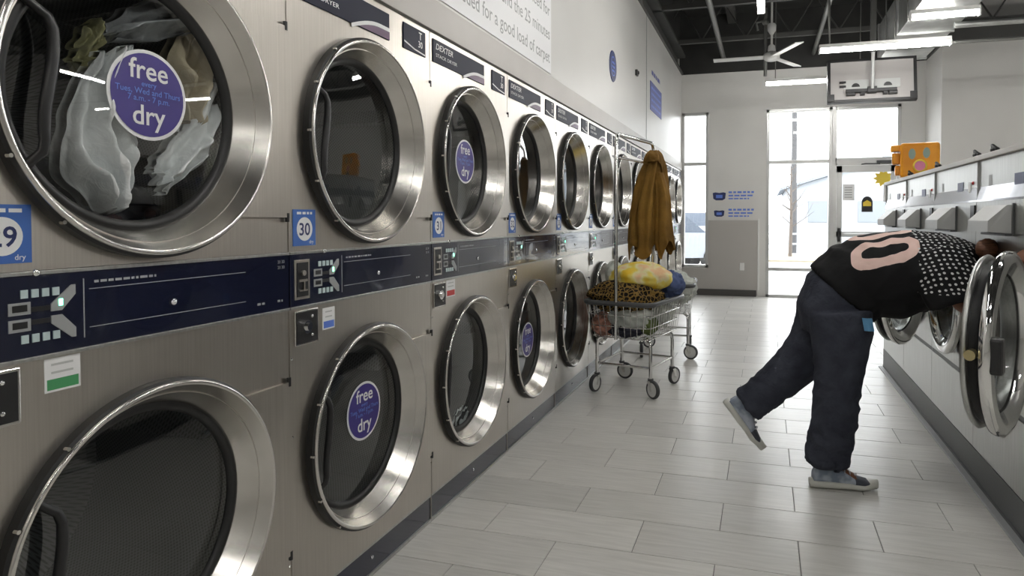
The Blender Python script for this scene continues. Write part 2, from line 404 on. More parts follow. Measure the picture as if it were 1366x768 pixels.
# right return wall and wall facing the camera, far walls
XR, YF = 2.2, 9.77
m = MB(); m.box(XR, XR+.12, YF, YB, 0, ZW); m.box(XR+.12, 10.2, YF, YF+.12, 0, ZW)
struct(m.obj('wall_right', wall_white))
m = MB(); m.box(XR-.03, 10.2, YF-.03, YB, ZW, ZW+.28); struct(m.obj('trim_3', beam_m))
m = MB(); m.box(10.05, 10.2, -5.2, YF, 0, 4.4); struct(m.obj('wall_far', wall_white))
m = MB(); m.box(-2.2, 10.2, -5.3, -5.15, 0, 4.4); struct(m.obj('wall_rear', wall_white))
m = MB(); m.box(-2.3, -2.15, -5.2, YB+.2, ZW, 4.4); m.box(XD-.15, XD-.02, -5.2, YB, ZW+.3, 4.35); struct(m.obj('wall_upper', deck_m))
m = MB(); m.box(-1.3, XR, YB-.02, YB, ZW, 4.35); struct(m.obj('trim_4', deck_m))

# ================================================================== stacked dryers
CU, CZU, CZL, RO = .402, 1.468, .526, .332
def build_door_meshes():
    d = MB()
    # local: centre of the door at origin, X outwards.  outer wall, lip, funnel
    d.lathe([(1, [(RO+.005,-.001),(RO+.005,.022)]), (1, [(RO+.005,.022),(RO-.001,.026)]),
             (0, [(RO-.001,.025),(RO-.001,.030),(RO-.006,.033),(RO-.011,.030)]),
             (2, [(RO-.011,.030),(RO-.056,-.05)])], (0,0,0), 'X', 96)
    ring = d.obj('door', [chrome, rubber, satin])
    g = MB(); g.lathe([(0, [(RO-.053,-.050),(RO-.058,-.046),(RO-.066,-.046),(RO-.074,-.052),(RO-.076,-.062)])], (0,0,0), 'X', 72); g.obj('gasket', rubber, ring)
    g = MB(); n = 8
    g.lathe([(0, [(.0005,-.052),(.1,-.053),(.2,-.056),(RO-.072,-.058)])], (0,0,0), 'X', 72); g.obj('glass', dglass, ring)
    h = MB(); pts = []
    for k in range(17):
        t = k/16; z = .17-.34*t; bow = sin(PI*t)
        e = min(1, min(t, 1-t)/.16); e = e*e*(3-2*e)
        pts.append((-.048+.028*e, -.238+.034*e+.01*sin(2*PI*t), z))
    h.tube(pts, [.008+.003*sin(PI*k/16) for k in range(17)], 10); h.obj('handle', blackp, ring)
    for k in range(9):
        a = PI*.72+k*PI*.56/8
        if k % 2 == 0:
            q = MB(); q.cyl((0, (RO+.004)*cos(a), (RO+.004)*sin(a)), .004, .018, .028, 'X', 8); q.obj('bolt', chrome, ring)
    return ring
def free_sticker(parent, u, z):
    if 'st' not in TXT:
        g = MB(); R_ = .1; fr = FX
        g.lathe([(1, [(.0001,.0),(R_,.0)])], (-.0505,0,0), 'X', 48, sm=False)
        g.lathe([(0, [(.0001,.001),(R_-.008,.001)])], (-.0505,0,0), 'X', 48, sm=False)
        g.text('free', .062, fr, 0, .034, -.0485, 1, bold=.012); g.text('dry', .062, fr, .0, -.066, -.0485, 1, bold=.012)
        g.text('every', .017, fr, 0, .018, -.0485, 2, bold=.01); g.text('Tues, Wed and Thurs', .0185, fr, 0, .001, -.0485, 2, bold=.01); g.text('7 a.m. - 7 p.m.', .0185, fr, 0, -.015, -.0485, 2, bold=.01)
        o = g.obj('sticker', [purple, white, ltblue], parent, 'round purple sticker reading free dry'); TXT['st'] = o.data.name
    else:
        o = bpy.data.objects.new('sticker', bpy.data.meshes[TXT['st']]); COL.objects.link(o); o.parent = parent; o['label'] = 'round purple sticker reading free dry'
    o.location = (0, u, z)
def hinge_poly(cz, za, zb):
    pts = [(PD-.004, za), (PD-.004, zb)]; r = RO+.008
    a0 = math.asin((zb-cz)/r); a1 = math.asin((za-cz)/r)
    for k in range(17): a = a0+(a1-a0)*k/16; pts.append((CU+r*cos(a), cz+r*sin(a)))
    return pts
D0 = thing('stack_dryer', 'stainless stacked dryer', 'dryer', (XD, Y0D, 0))
m = MB(); m.box(-.82, -.003, .001, PD-.001, 1.953, 1.9535); m.box(-.82, -.002, .001, .003, .0, 1.953); m.box(-.82, -.002, PD-.003, PD-.001, 0, 1.953); m.box(-.825, -.82, .001, PD-.001, 0, 1.953); m.box(-.8, -.002, .003, PD-.003, .96, 1.12); m.box(-.8, -.03, .003, PD-.003, 0, .11)
m.obj('cabinet', steel, D0)
for cz, za, zb in ((CZU, 1.122, 1.951), (CZL, .112, .958)):
    m = MB(); m.holeplate(.0025, PD-.0025, za, zb, CU, cz, RO-.03, FX, -.012, 0., 64); m.obj('front_panel', steel, D0)
ring = build_door_meshes()
index_children()
ring.parent = D0; ring.location = (0, CU, CZU)
ring2 = copy_tree(ring, D0); ring2.location = (0, CU, CZL)
dm = MB()
dm.lathe([(0, [(RO-.062,-.07),(.345,-.09),(.345,-.62)]), (0, [(.345,-.62),(.0005,-.66)])], (0,0,0), 'X', 48)
for k in range(3):
    a = 2*PI*k/3+.4; c_, s_ = cos(a), sin(a)
    dm.prism([(.345*c_-.03*s_, .345*s_+.03*c_), (.28*c_, .28*s_), (.345*c_+.03*s_, .345*s_-.03*c_)], FX, -.6, -.14)
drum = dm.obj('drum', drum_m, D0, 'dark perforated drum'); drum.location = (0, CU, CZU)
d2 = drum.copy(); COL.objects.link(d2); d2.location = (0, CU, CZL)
for cz, za, zb in ((CZU, 1.218, 1.742), (CZL, .275, .762)):
    m = MB(); m.prism(hinge_poly(cz, za, zb), FX, 0.0005, .011); hp = m.obj('hinge_plate', steel, D0)
    for z in (za, zb):
        q = MB(); q.cyl((.008, PD-.012, z), .006, -.012, .012, 'Z', 10); q.obj('hinge_pin', blackp, hp)
# control panel
m = MB(); m.box(-.01, .004, .003, PD-.003, .966, 1.114, 0, .0015); cp = m.obj('control_panel', navy, D0)
m = MB(); m.box(-.005, .006, .002, PD-.002, 1.114, 1.121, 0, .001); m.box(-.005, .006, .002, PD-.002, .959, .966, 0, .001); m.obj('panel_trim', wsteel, D0)
m = MB(); m.box(.004, .007, .018, .082, .985, 1.098, 0, .001); m.box(.007, .0085, .026, .074, .993, 1.09, 1)
m.cyl((.0085, .05, 1.06), .008, 0, .006, 'X', 12, 0); m.box(.0085, .011, .032, .068, 1.035, 1.042, 0); m.box(.0085, .011, .032, .068, 1.008, 1.012, 0); m.box(.0085, .012, .05, .056, 1.012, 1.035, 0)
m.obj('coin_plate', [steel, blackp], cp)
m = MB()                                                     # display module with its two arrow shaped key plates
for sgn, zc in ((1, 1.0405), (-1, 1.0405)):
    o = .004*sgn
    f2 = lambda u, z: (u, zc+o+sgn*z)
    m.prism([f2(.103,0), f2(.140,0), f2(.140,.022), f2(.103,.022)], FX, .004, .006, 0)
    m.prism([f2(.176,.0), f2(.196,.0), f2(.222,.028), f2(.222,.046), f2(.214,.046), f2(.176,.014)], FX, .004, .006, 0)
    m.prism([f2(.141,.003), f2(.175,.003), f2(.175,.012), f2(.141,.012)], FX, .004, .0055, 1)
    for k in range(4):
        u = .124+k*.0185; m.prism([f2(u,.029), f2(u+.012,.029), f2(u+.012,.044), f2(u,.044)], FX, .004, .006, 2)
m.box(.004, .0065, .109, .134, 1.05, 1.062, 1); m.box(.004, .0065, .109, .134, 1.02, 1.032, 1)
m.obj('display_module', [greyp, blackp, ledoff], cp, 'grey arrow shaped key plates with lit digits')
m = MB(); m.box(.004, .0068, .190, .197, 1.0535, 1.066); m.obj('indicator_light', led, cp)
m = MB(); m.box(.004, .0048, .238, .240, .985, 1.10); m.box(.004, .0048, .25, .66, 1.078, 1.0795); m.box(.004, .0048, .25, .66, 1.003, 1.0045)
m.text('20 30', .012, FX, .79, 1.093, .005, 0); m.text('20 30', .012, FX, .79, 1.078, .005, 0); m.dashes(.70, .73, .988, .006, FX, .005, 0, 7); m.dashes(.775, .795, .988, .006, FX, .005, 0, 8)
m.dashes(.26, .40, 1.09, .005, FX, .005, 0, 3)
m.obj('panel_print', greyp, cp)
m = MB(); m.sphere((.006, .443, 1.03), (.005,.008,.008), 10, 6); m.obj('screw', bright, cp)
m = MB(); m.sphere((.006, .15, 1.118), (.006,.007,.007), 10, 6); m.obj('screw', bright, D0)
# name plates
m = MB(); m.box(0, .004, .024, .526, 1.838, 1.93, 0, .001)
m.text('DEXTER', .034, FX, .045, 1.892, .0045, 1, 'L', bold=.012, shear=.2, wide=1.25); m.text('STACK DRYER', .020, FX, .045, 1.862, .0045, 1, 'L', wide=1.5)
arc = [(.30+.226*k/12, 1.838+.042*sin(PI*.5*min(1,k/9))) for k in range(13)]
m.prism([(u, z) for u, z in arc]+[(u, z-.013) for u, z in arc[::-1]], FX, .004, .0047, 1)
m.prism([(.335,1.84)]+[(u, z-.013) for u, z in arc[3:]]+[(.526,1.84)], FX, .004, .0046, 2)
m.obj('name_plate', [navy2, white, swoosh], D0)
m = MB(); m.box(0, .004, .622, .786, 1.838, 1.932, 0, .001); m.text('T', .04, FX, .745, 1.895, .0045, 1, bold=.01); m.text('30', .034, FX, .745, 1.865, .0045, 1, bold=.01)
m.prism([(.626,1.862),(.70,1.848),(.78,1.842),(.78,1.847),(.70,1.853),(.626,1.868)], FX, .004, .0046, 1); m.obj('model_plate', [navy2, white], D0)
# coin box
m = MB(); m.box(0, .006, .019, .121, .853, .953, 0, .002); m.box(.006, .0075, .025, .115, .859, .947, 1); cb_ = m.obj('coin_box', [chrome, blackp], D0)
m = MB(); m.cyl((.0075, .058, .905), .019, 0, .012, 'X', 20); m.cyl((.0195, .058, .905), .011, 0, .006, 'X', 16); m.obj('lock', bright, cb_)
m = MB(); 
for z in (.878, .932): m.sphere((.0085, .088, z), .005, 8, 6)
m.obj('screw', bright, cb_)
# plinth
m = MB(); m.box(-.03, -.006, .001, PD-.001, .012, .102, 0, .001); m.box(-.03, -.001, .001, PD-.001, .102, .111, 1, .001); m.box(-.03, -.001, .001, PD-.001, 0, .012, 1, .001)
tk = m.obj('toe_kick', [navy, wsteel], D0)
m = MB(); m.sphere((-.005, .41, .06), (.004,.007,.007), 10, 6); m.obj('screw', bright, tk)
for u, z in ((.008, .60), (.008, .82), (.817, .24), (.817, 1.24)):
    m = MB(); m.sphere((.001, u, z), (.003,.004,.004), 8, 5); m.obj('screw', bright, D0)

def num_sticker(par, n, du=0.):
    g = MB(); u0, u1, z0, z1 = .019+du, .117+du, 1.137, 1.241; uc, zc = (u0+u1)/2, (z0+z1)/2-.004
    g.box(0, .0015, u0, u1, z0, z1, 0); g.lathe([(1, [(.0001,.002),(.034,.002)])], (0,uc,zc), 'X', 32, sm=False)
    g.text(str(n), .05, FX, uc, zc-.0175, .0025, 2, bold=.014); g.dashes(u0+.016, u1-.016, z1-.014, .007, FX, .0022, 1, n); g.text('dry', .014, FX, u1-.02, z0+.006, .0022, 1, bold=.01)
    g.obj('number_sticker', [blue, white, dkblue], par, 'blue sticker with a dark number in a white circle')
def notice(par, u0, u1, z0, z1, c):
    g = MB(); g.box(0, .0015, u0, u1, z0, z1, 0); g.box(.0015, .0018, u0+.004, u1-.004, z0+.004, z0+(z1-z0)*.38, 1)
    for k in range(2): g.box(.0015, .0018, u0+.012, u1-.014, z1-.014-k*.015, z1-.010-k*.015, 2)
    g.obj('notice_sticker', [white, c, lgrey], par)
index_children()
names = ['number 29, its upper door full of grey and white laundry', 'number 30, with a free dry sticker on its lower door',
         'number 31, with a free dry sticker on its upper door', 'just beyond the one numbered 31, floral laundry below',
         'with its lower door right behind the near wire cart', 'behind the pole of the near laundry cart, fourth beyond number 30']
ords = ['fifth', 'sixth', 'seventh', 'eighth', 'ninth', 'tenth']
names += ['in the bright far end of the row, %s beyond number 30' % o for o in ords]
dryers = []
for k in range(12):
    d = D0 if k == 0 else copy_tree(D0)
    dryers.append(d); d.location = (XD, Y0D+PD*k, 0)
    d['label'] = 'stacked stainless dryer ' + names[k]; d['group'] = 'row of stacked dryers along the wall'
index_children()
def doors(d): return sorted([bpy.data.objects[n] for n in CH[d.name] if n.startswith('door')], key=lambda o: -o.location.z)
for k, d in enumerate(dryers): num_sticker(d, 29+k, .03 if k == 0 else 0)
free_sticker(doors(dryers[0])[0], .035, .022); free_sticker(doors(dryers[1])[1], .035, .026); free_sticker(doors(dryers[2])[0], .028, .006); free_sticker(doors(dryers[3])[1], .043, -.02)
notice(dryers[0], .165, .232, .893, .962-.006, green); notice(dryers[1], .147, .205, .88, .945, ltblue); notice(dryers[2], .135, .215, .885, .955, redp)

# ================================================================== washers
WC, WZ, WR = .405, .81, .30
w0 = thing('washing_machine', 'washer', 'washer', (XW, Y0W, 0))
m = MB(); m.box(.002, .8, .001, .003, 0, 1.475); m.box(.002, .8, PW-.003, PW-.001, 0, 1.475); m.box(.8, .805, .001, PW-.001, 0, 1.475); m.box(.01, .8, .003, PW-.003, 1.2, 1.475)
m.obj('cabinet', wsteel, w0)
fw = lambda u, z, n: (-n, u, z)
m = MB(); m.holeplate(.002, PW-.002, .47, 1.288, WC, WZ, .255, fw, -.012, 0., 64); m.obj('front_panel', wsteel, w0)
m = MB(); m.box(0, .012, .002, PW-.002, .155, .445, 0, .002); m.obj('kick_panel', wsteel, w0)
m = MB(); m.box(.004, .02, .002, PW-.002, .444, .471); m.obj('seam_strip', darkgrey, w0)
m = MB(); m.box(-.001, .1, .0, PW, 0.02, .153); m.box(-.004, .1, .0, PW, 0, .02); m.obj('toe_kick', [darkgrey], w0)
ctl_m = noisy(mat('glossy_control', (.2,.205,.23,1), .14, .35, coat=.3), (1,1,1), 4, 2, (.13,.135,.165,1), (.20,.205,.235,1))
m = MB(); m.prism([(0,1.290),(.0,1.298),(.03,1.475),(.06,1.475),(.06,1.29)], lambda p, q, t: (p, t, q), .002, PW-.002, 0); cpw = m.obj('control_panel', ctl_m, w0)
for (u, z, w_, h_, mt, nm) in ((.12, 1.36, .035, .05, offwhite, 'label_plate'), (.25, 1.37, .1, .045, dkblue, 'display'), (.62, 1.38, .05, .05, greyp, 'keypad')):
    x = (z-1.298)/.177*.03; m = MB(); m.box(x-.004, x+.01, u, u+w_, z-h_/2, z+h_/2); m.obj(nm, mt, cpw)
m = MB(); m.sphere((.012, .09, 1.38), .009, 8, 6); m.obj('indicator_light', redp, cpw)
m = MB(); m.box(-.01, .8, 0, PW, 1.476, 1.50, 0, .003); m.obj('top', strip_m, w0)
# dispenser hood : wedge
m = MB(); a, b_ = .33, .62
vsd = [(0,a,1.155),(0,b_,1.155),(0,b_,1.268),(0,a,1.268),(-.085,a+.01,1.160),(-.085,b_-.01,1.160),(-.085,b_-.01,1.205),(-.085,a+.01,1.205),(-.02,a+.005,1.268),(-.02,b_-.005,1.268)]
m.add(vsd, [(0,4,7,8,3),(1,2,9,6,5),(0,1,5,4),(4,5,6,7),(7,6,9,8),(8,9,2,3),(0,3,2,1)], 0)
sd_ = m.obj('soap_dispenser', lgrey, w0, 'grey wedge shaped soap hood')
m = MB(); m.box(-.03, .001, a-.012, b_+.012, 1.145, 1.155, 0, .002); m.box(-.006, .001, a-.014, a, 1.145, 1.275); m.obj('hood_base', darkgrey, sd_)
m = MB(); m.box(-.006, .001, .012, .075, 1.168, 1.275, 0, .002); m.obj('coin_slot', blackp, w0)
m = MB(); m.lathe([(0, [(.256,.0),(.262,-.012),(.256,-.022),(.24,-.02),(.236,.02)]), (1, [(.236,.02),(.25,.06),(.28,.09),(.28,.55)]), (1, [(.28,.55),(.0005,.57)])], (0, WC, WZ), 'X', 48)
m.obj('tub', [rubber, chrome], w0)
# door, local origin at the hinge axis, disc centre at +Y
hd = WR+.02
d = MB(); c = (0, hd, 0)
d.lathe([(0, [(WR-.01,-.02),(WR,-.012),(WR+.001,.0),(WR-.004,.01)]), (0, [(WR-.01,-.02),(WR-.03,-.026),(WR-.05,-.02),(WR-.075,.004)])], c, 'X', 64)
d.lathe([(1, [(WR-.004,.012),(WR-.03,.014),(WR-.034,.045)])], c, 'X', 64)
d.lathe([(2, [(WR-.034,.045),(WR-.02,.046),(WR-.014,.055),(WR-.02,.064),(WR-.05,.066),(WR-.075,.05),(WR-.08,.01)])], c, 'X', 64)
d.box(-.02, .012, -.02, .045, -.06, .06, 0, .004)
wd = d.obj('door', [bright, blackp, wsteel], w0, 'thick chrome ring door')
g = MB(); g.lathe([(0, [(WR-.078,.0),(.17,.03),(.12,.085),(.0005,.10)])], c, 'X', 48); g.obj('glass_bowl', bowl_glass, wd)
brass = mat('brass', (.55,.47,.26,1), .3, .9)
g = MB(); g.cyl((.03, 2*hd-.045, -.0), .016, 0, .035, 'Y', 14); g.obj('latch', brass, wd)
g = MB(); g.box(-.05, -.012, 2*hd-.075, 2*hd-.03, -.055, .055, 0, .01); g.obj('handle', blackp, wd)
index_children()
wl_ = ['washer with its thick chrome door swung wide open, the person leaning in', 'washer with a closed chrome porthole, beside the leaning person', 'washer with its chrome door ajar behind the person\'s black shirt', 'washer at the window end of the row, under the orange box']
for k in range(4):
    w_ = w0 if k == 0 else copy_tree(w0)
    w_.location = (XW, Y0W+PW*k, 0); w_['label'] = wl_[k]; w_['group'] = 'row of front loading washers'
    if k == 0: CH0 = list(CH[w0.name])
    dr = [o for o in bpy.data.objects if o.parent == w_ and o.name.startswith('door')][0]
    dr.location = (-.03, WC-hd, WZ); dr.rotation_euler = (0, 0, math.radians((152, 0, 150, 0)[k]))
m = MB(); m.box(XW-.035, XW+.02, Y0W-.8, Y0W+4*PW, -.003, .008, 0, .003); struct(m.obj('trim_5', greyp))

# ================================================================== ceiling services
def fixture(c, ax, ln, label, hang=(-.5, .5)):
    t = thing('strip_light', label, 'light', c, 0 if ax == 'X' else PI/2, 'fluorescent strip lights')
    m = MB(); m.box(-ln/2, ln/2, -.032, .032, .024, .062, 0, .004); m.obj('housing', offwhite, t)
    m = MB(); m.tube([(-ln/2+.01, 0, 0), (ln/2-.01, 0, 0)], .02, 12); m.obj('tube', tube_m, t)
    for x in (-ln/2+.004, ln/2-.004):
        m = MB(); m.box(x-.008, x+.008, -.03, .03, -.026, .028, 0, .003); m.obj('end_cap', offwhite, t)
    if hang:
        for x in hang:
            q = MB(); q.tube([(x, 0, .06), (x, 0, 4.36-c[2])], .006, 6); q.obj('hanger', pipe_m, t)
    return t
LZ = 2.93
fixture((1.12, 7.3, LZ-.02), 'X', 1.2, 'long lit strip light crossing in front of the hanging television', (-.5, .1))
fixture((.62, 9.0, LZ), 'X', 1.25, 'lit strip light partly behind the hanging television, below the fan')
fixture((-.04, 5.2, LZ), 'Y', 1.22, 'lit strip light pointing down the aisle, in front of the ceiling fan')
fixture((1.50, 6.6, 2.99), 'X', .55, 'short glowing strip standing in for the bright patch under the metal duct', ())  # added glowing strip, stands in for the bright patch on the duct underside
for i, (x, y, ax) in enumerate(((5.1, 5.8, 'Y'), (7.9, 8.24, 'X'), (4.7, 7.8, 'X'), (-.04, 1.1, 'Y'), (-.04, 3.1, 'Y'), (-.04, -1., 'Y'), (1.9, 3.2, 'X'), (1.9, .2, 'X'), (5.1, 2.4, 'Y'), (7.9, 5., 'X'), (7.9, 1.5, 'X'), (-.04, -3.4, 'Y'), (4.2, -1.6, 'X'))):  # out of view: some read off glass reflections, others added to brighten the room
    fixture((x, y, LZ), ax, 1.22, 'unseen strip light added to brighten the tiled aisle between dryers and washers' if x < 0 else 'unseen strip light over the room beyond the washers')
m = MB(); m.tube([(-.005, 8.99, LZ+.1), (-.005, 8.99, 3.9)], .022, 10); m.tube([(-.005, 8.99, 3.74), (-.12, 8.98, 3.72), (-.10, 8.98, 3.62)], .015, 8)
m.sphere((-.005, 8.99, 3.72), .045, 10, 8)
tag(m.obj('hanger_pipe', pipe_m), 'thin grey vertical pipe with a clamp beside the ceiling fan', 'pipe')
# ceiling fan
fan = thing('ceiling_fan', 'white three-bladed ceiling fan on a short rod', 'fan', (.07, 8.9, 3.25))
m = MB(); m.lathe([(0, [(.0005,-.05),(.07,-.045),(.10,-.02),(.10,.03),(.06,.06),(.025,.08)])], (0,0,0), 'Z', 24); m.obj('motor', offwhite, fan)
m = MB(); m.tube([(0,0,.07),(0,0,1.1)], .014, 10); m.obj('rod', offwhite, fan)
m = MB(); m.lathe([(0, [(.018,.28),(.05,.33),(.055,.40),(.04,.42)])], (0,0,0), 'Z', 20); m.lathe([(0, [(.018,.0),(.05,.06),(.04,.12),(.018,.14)])], (0,0,.02), 'Z', 20); m.obj('canopy', offwhite, fan)
for a in (180, 295, 62):
    m = MB(); a = math.radians(a); M = Matrix.Rotation(a, 4, 'Z') @ Matrix.Rotation(math.radians(8), 4, 'X')
    q = MB(); q.box(.09, .72, -.055, .055, -.006, .006, 0, .003); q.v = [tuple(M @ Vector(p)) for p in q.v]; q.obj('blade', offwhite, fan)
# duct
duct = thing('air_duct', 'galvanised rectangular air duct hanging from the dark ceiling', 'duct', (1.55, 4.0, 3.1))
for k in range(4):
    m = MB(); m.box(-.25, .25, k*1.2, k*1.2+1.19, 0, .42, 0, .004); m.obj('duct_section', galv, duct)
    m = MB(); m.box(-.265, .265, k*1.2+1.175, k*1.2+1.21, -.015, .435, 0, .003); m.obj('flange', galv, duct)
    m = MB()
    for s_ in (-1, 1): m.tube([(.268*s_, k*1.2+.6, -.01), (.268*s_, k*1.2+.6, 1.2)], .006, 6)
    m.tube([(-.27, k*1.2+.6, -.012), (.27, k*1.2+.6, -.012)], .012, 6); m.obj('strap', pipe_m, duct)
# conduits
def conduit(pts, r, label, mt=pipe_m): m = MB(); m.tube(pts, r, 8); tag(m.obj('conduit', mt), label, 'conduit', 'ceiling conduits')
conduit([(-.62, 4, 3.66), (-.62, YB-.02, 3.66)], .035, 'grey pipe running under the ceiling between left wall and fan')
conduit([(.70, 4, 3.66), (.68, YB-.02, 3.66)], .03, 'grey pipe running under the ceiling beyond the fan, towards the windows')
conduit([(1.72, 7.2, LZ+.12), (9.5, 7.2, LZ+.12)], .03, 'bright straight conduit leaving the strip light above the grey wall', galv)
conduit([(1.72, 7.6, LZ+.05), (9.5, 7.6, LZ+.05)], .018, 'thin lower conduit running beside the brighter one above the grey wall')
conduit([(.62, 7.28, LZ+.06), (.60, 7.2, 3.2), (.60, 7.2, 3.5), (.52, 7.2, 3.9), (.55, 7.2, 4.35)], .008, 'thin loose cable rising from the long strip light')
# television
tv = thing('television', 'flat television hung from the ceiling, its grey back and bracket in view', 'television', (1.17, 8.4, 2.55))
TL = Matrix.Rotation(math.radians(-9), 4, 'X')
def tvpart(m, name, mt, lab=None): m.v = [tuple(TL @ Vector(p)) for p in m.v]; return m.obj(name, mt, tv, lab)
m = MB(); m.box(-.455, .455, -.02, .03, .01, .50, 0, .006); tvpart(m, 'back_cover', tvback)
m = MB(); m.box(-.475, .475, -.024, .05, 0, .034, 0, .004); m.box(-.475, .475, -.024, .05, .485, .515, 0, .004); m.box(-.475, -.44, -.024, .05, 0, .515, 0, .004); m.box(.44, .475, -.024, .05, 0, .515, 0, .004)
for s_ in (-1, 1): m.box(.475*s_, .40*s_, -.03, .0, .01, .10, 0, .004)
tvpart(m, 'bezel', blackp)
m = MB(); m.box(-.30, -.03, -.032, -.02, .15, .26, 0, .003); m.box(.03, .30, -.032, -.02, .15, .26, 0, .003); tvpart(m, 'connector_panel', lgrey)
m = MB()
for x in (-.17, .17):
    m.prism([(x+.045*cos(PI*k/8), .175+.045*sin(PI*k/8)) for k in range(9)], FY, .031, .034)
for x, z in ((-.31, .235), (-.31, .185)): m.box(x-.035, x+.035, -.04, -.02, z-.012, z+.012)
tvpart(m, 'vent', blackp)
m = MB(); m.box(-.28, .26, -.07, -.03, .10, .14, 0, .004); m.box(-.05, .05, -.08, -.02, .09, .16, 0, .004)
for x in (-.25, -.2, -.1, .14, .2, .24): m.box(x-.025, x+.025, -.065, -.02, .07, .11, 0, .003)
tvpart(m, 'bracket', blackp)
m = MB(); m.tube([(0,-.06,.14),(0,-.08,.55)], .02, 10); m.obj('pole', lgrey, tv)
m = MB(); m.box(-.03, .03, -.11, -.05, .55, 1.8, 0, .004); m.obj('ceiling_post', beam_m, tv)
# orange box on the washers
ob = thing('toy_dispenser', 'orange plastic box with two oval windows and a round pink one', 'box', (1.05, 5.3, 1.50), math.radians(-8))
m = MB(); m.box(-.12, .13, -.10, .10, .0, .245, 0, .02); m.obj('case', orange, ob)
m = MB(); m.box(-.17, -.12, -.05, .05, .10, .18, 0, .008); m.box(-.18, -.115, -.06, .06, .19, .235, 0, .008); m.box(-.15, -.115, -.05, .05, .02, .09, 0, .008); m.obj('side_flap', orange, ob)
for x, r1, r2, z, mt, nm in ((-.045, .022, .038, .165, teal, 'window'), (.045, .022, .038, .17, teal, 'window')):
    m = MB(); m.disc((x, -.101, z), r2, 'Y', 24, 0, ry=r1); m.obj(nm, mt, ob)
m = MB(); m.lathe([(1, [(.042,.0),(.046,-.008),(.034,-.008)]), (0, [(.034,-.004),(.0005,-.006)])], (.005, -.100, .08), 'Y', 28); m.obj('dial', [pinkp, yellow], ob)
for i, (y, x) in enumerate(((3.36, .97), (3.62, .97), (4.32, .96), (5.08, .96))):
    m = MB(); m.tube([(x, y-.03, 1.515), (x-.01, y, 1.535), (x, y+.03, 1.515)], .008, 6); m.sphere((x, y, 1.515), (.02,.03,.015), 8, 6)
    tag(m.obj('cable_clip', blackp), 'small dark cable clip on the washer tops', 'clip', 'dark clips along the washer tops')

# ================================================================== wall signs
sg = thing('wall_sign', 'wide white sign with small grey lettering above the dryers', 'sign', (XD+.001, 2.0, 2.10))
m = MB(); m.box(0, .004, -.9, 1.93, 0, .62, 0); fr = lambda u, z, n: (n, u, z)
m.text('remove lint then pound the 25 minutes', .10, fr, 1.90, .20, .0045, 1, 'R', bold=.006); m.text('needed for a good load of carpet', .10, fr, 1.90, .06, .0045, 1, 'R', bold=.006); m.text('please check the time you need for', .10, fr, 1.90, .34, .0045, 1, 'R', bold=.006)
m.obj('board', [mat('white_board', (.88,.88,.89,1), .5), greyp], sg)
m = MB(); m.lathe([(0, [(.0005,.006),(.13,.006)]), (0, [(.13,.006),(.135,.0)])], (XD+.001, 5.68, 2.525), 'X', 32, sm=False); m.lathe([(1, [(.075,.0065),(.085,.0065)])], (XD+.001, 5.68, 2.525), 'X', 32)

for k in range(3): m.dashes(5.63, 5.73, 2.545-.035*k, .018, fr, XD+.0085, 1, k)
tag(m.obj('round_sign', [dkblue, ltblue]), 'round blue sign on the white wall above the dryers', 'sign')
m = MB(); m.box(XD+.0005, XD+.006, 7.65, 8.5, 2.46, 2.79, 0)
for k in range(4): m.dashes(7.72, 8.43, 2.71-.07*k, .028, fr, XD+.0065, 1, k)
m.dashes(7.75, 8.4, 2.88, .05, fr, XD+.002, 0, 9)
tag(m.obj('notice_board', [mat('violet_board', rgb(98,104,170), .5), ltblue]), 'blue violet notice panel high on the wall near the window', 'sign')
m = MB(); m.box(XD, XD+.025, 6.72, 6.79, 2.66, 2.72, 0, .006); m.lathe([(0, [(.02,.025),(.016,.035),(.0005,.038)])], (XD, 6.76, 2.69), 'X', 14); tag(m.obj('wall_sensor', blackp), 'small black sensor on the white wall beside the round blue sign', 'sensor')
def deco(z, s):
    t = thing('wall_decal', 'blue badge decal with small text, %s on the pier between windows' % ('upper one' if s == 1 else 'lower one'), 'sign', (-.68, YB-.0005, z), 0, 'blue badge decals')
    m = MB(); fr = lambda u, z, n: (u, -n, z)
    m.prism([(-.09*s,-.05*s),(-.05*s,-.075*s),(.05*s,-.075*s),(.09*s,-.05*s),(.10*s,.04*s),(.06*s,.05*s),(0,.04*s),(-.06*s,.05*s),(-.10*s,.04*s)], fr, 0, .003, 0); m.box(-.05*s, .05*s, -.004, -.003, -.04*s, .01*s, 1); m.dashes(.14, .52, .035, .028, fr, .002, 1, 4); m.dashes(.14, .50, -.015, .024, fr, .002, 1, 5); m.dashes(.14, .46, -.06, .02, fr, .002, 1, 6); m.obj('badge', [dkblue, ltblue], t)
deco(1.56, 1); deco(1.29, .8)
m = MB(); m.box(-.365, -.295, YB-.02, YB-.012, .40, .52, 0, .003); m.box(-.35, -.31, YB-.022, YB-.02, .415, .455, 0, .001); m.box(-.35, -.31, YB-.022, YB-.02, .465, .505, 0, .001); tag(m.obj('wall_outlet', offwhite), 'white double outlet on the grey wainscot', 'outlet')

# ================================================================== pixels to rays (principal point 755,312; focal 890 px)
CM = cam.rotation_euler.to_matrix()
def ray(px, py): return CM @ Vector((px-755, 312-py, -890))
def onX(px, py, X): r = ray(px, py); r = r*(X/r.x); return Vector((X, r.y, r.z+CAM_H))
def onY(px, py, Y): r = ray(px, py); r = r*(Y/r.y); return Vector((r.x, Y, r.z+CAM_H))
def onZ(px, py, Z): r = ray(px, py); r = r*((Z-CAM_H)/r.z); return Vector((r.x, r.y, Z))

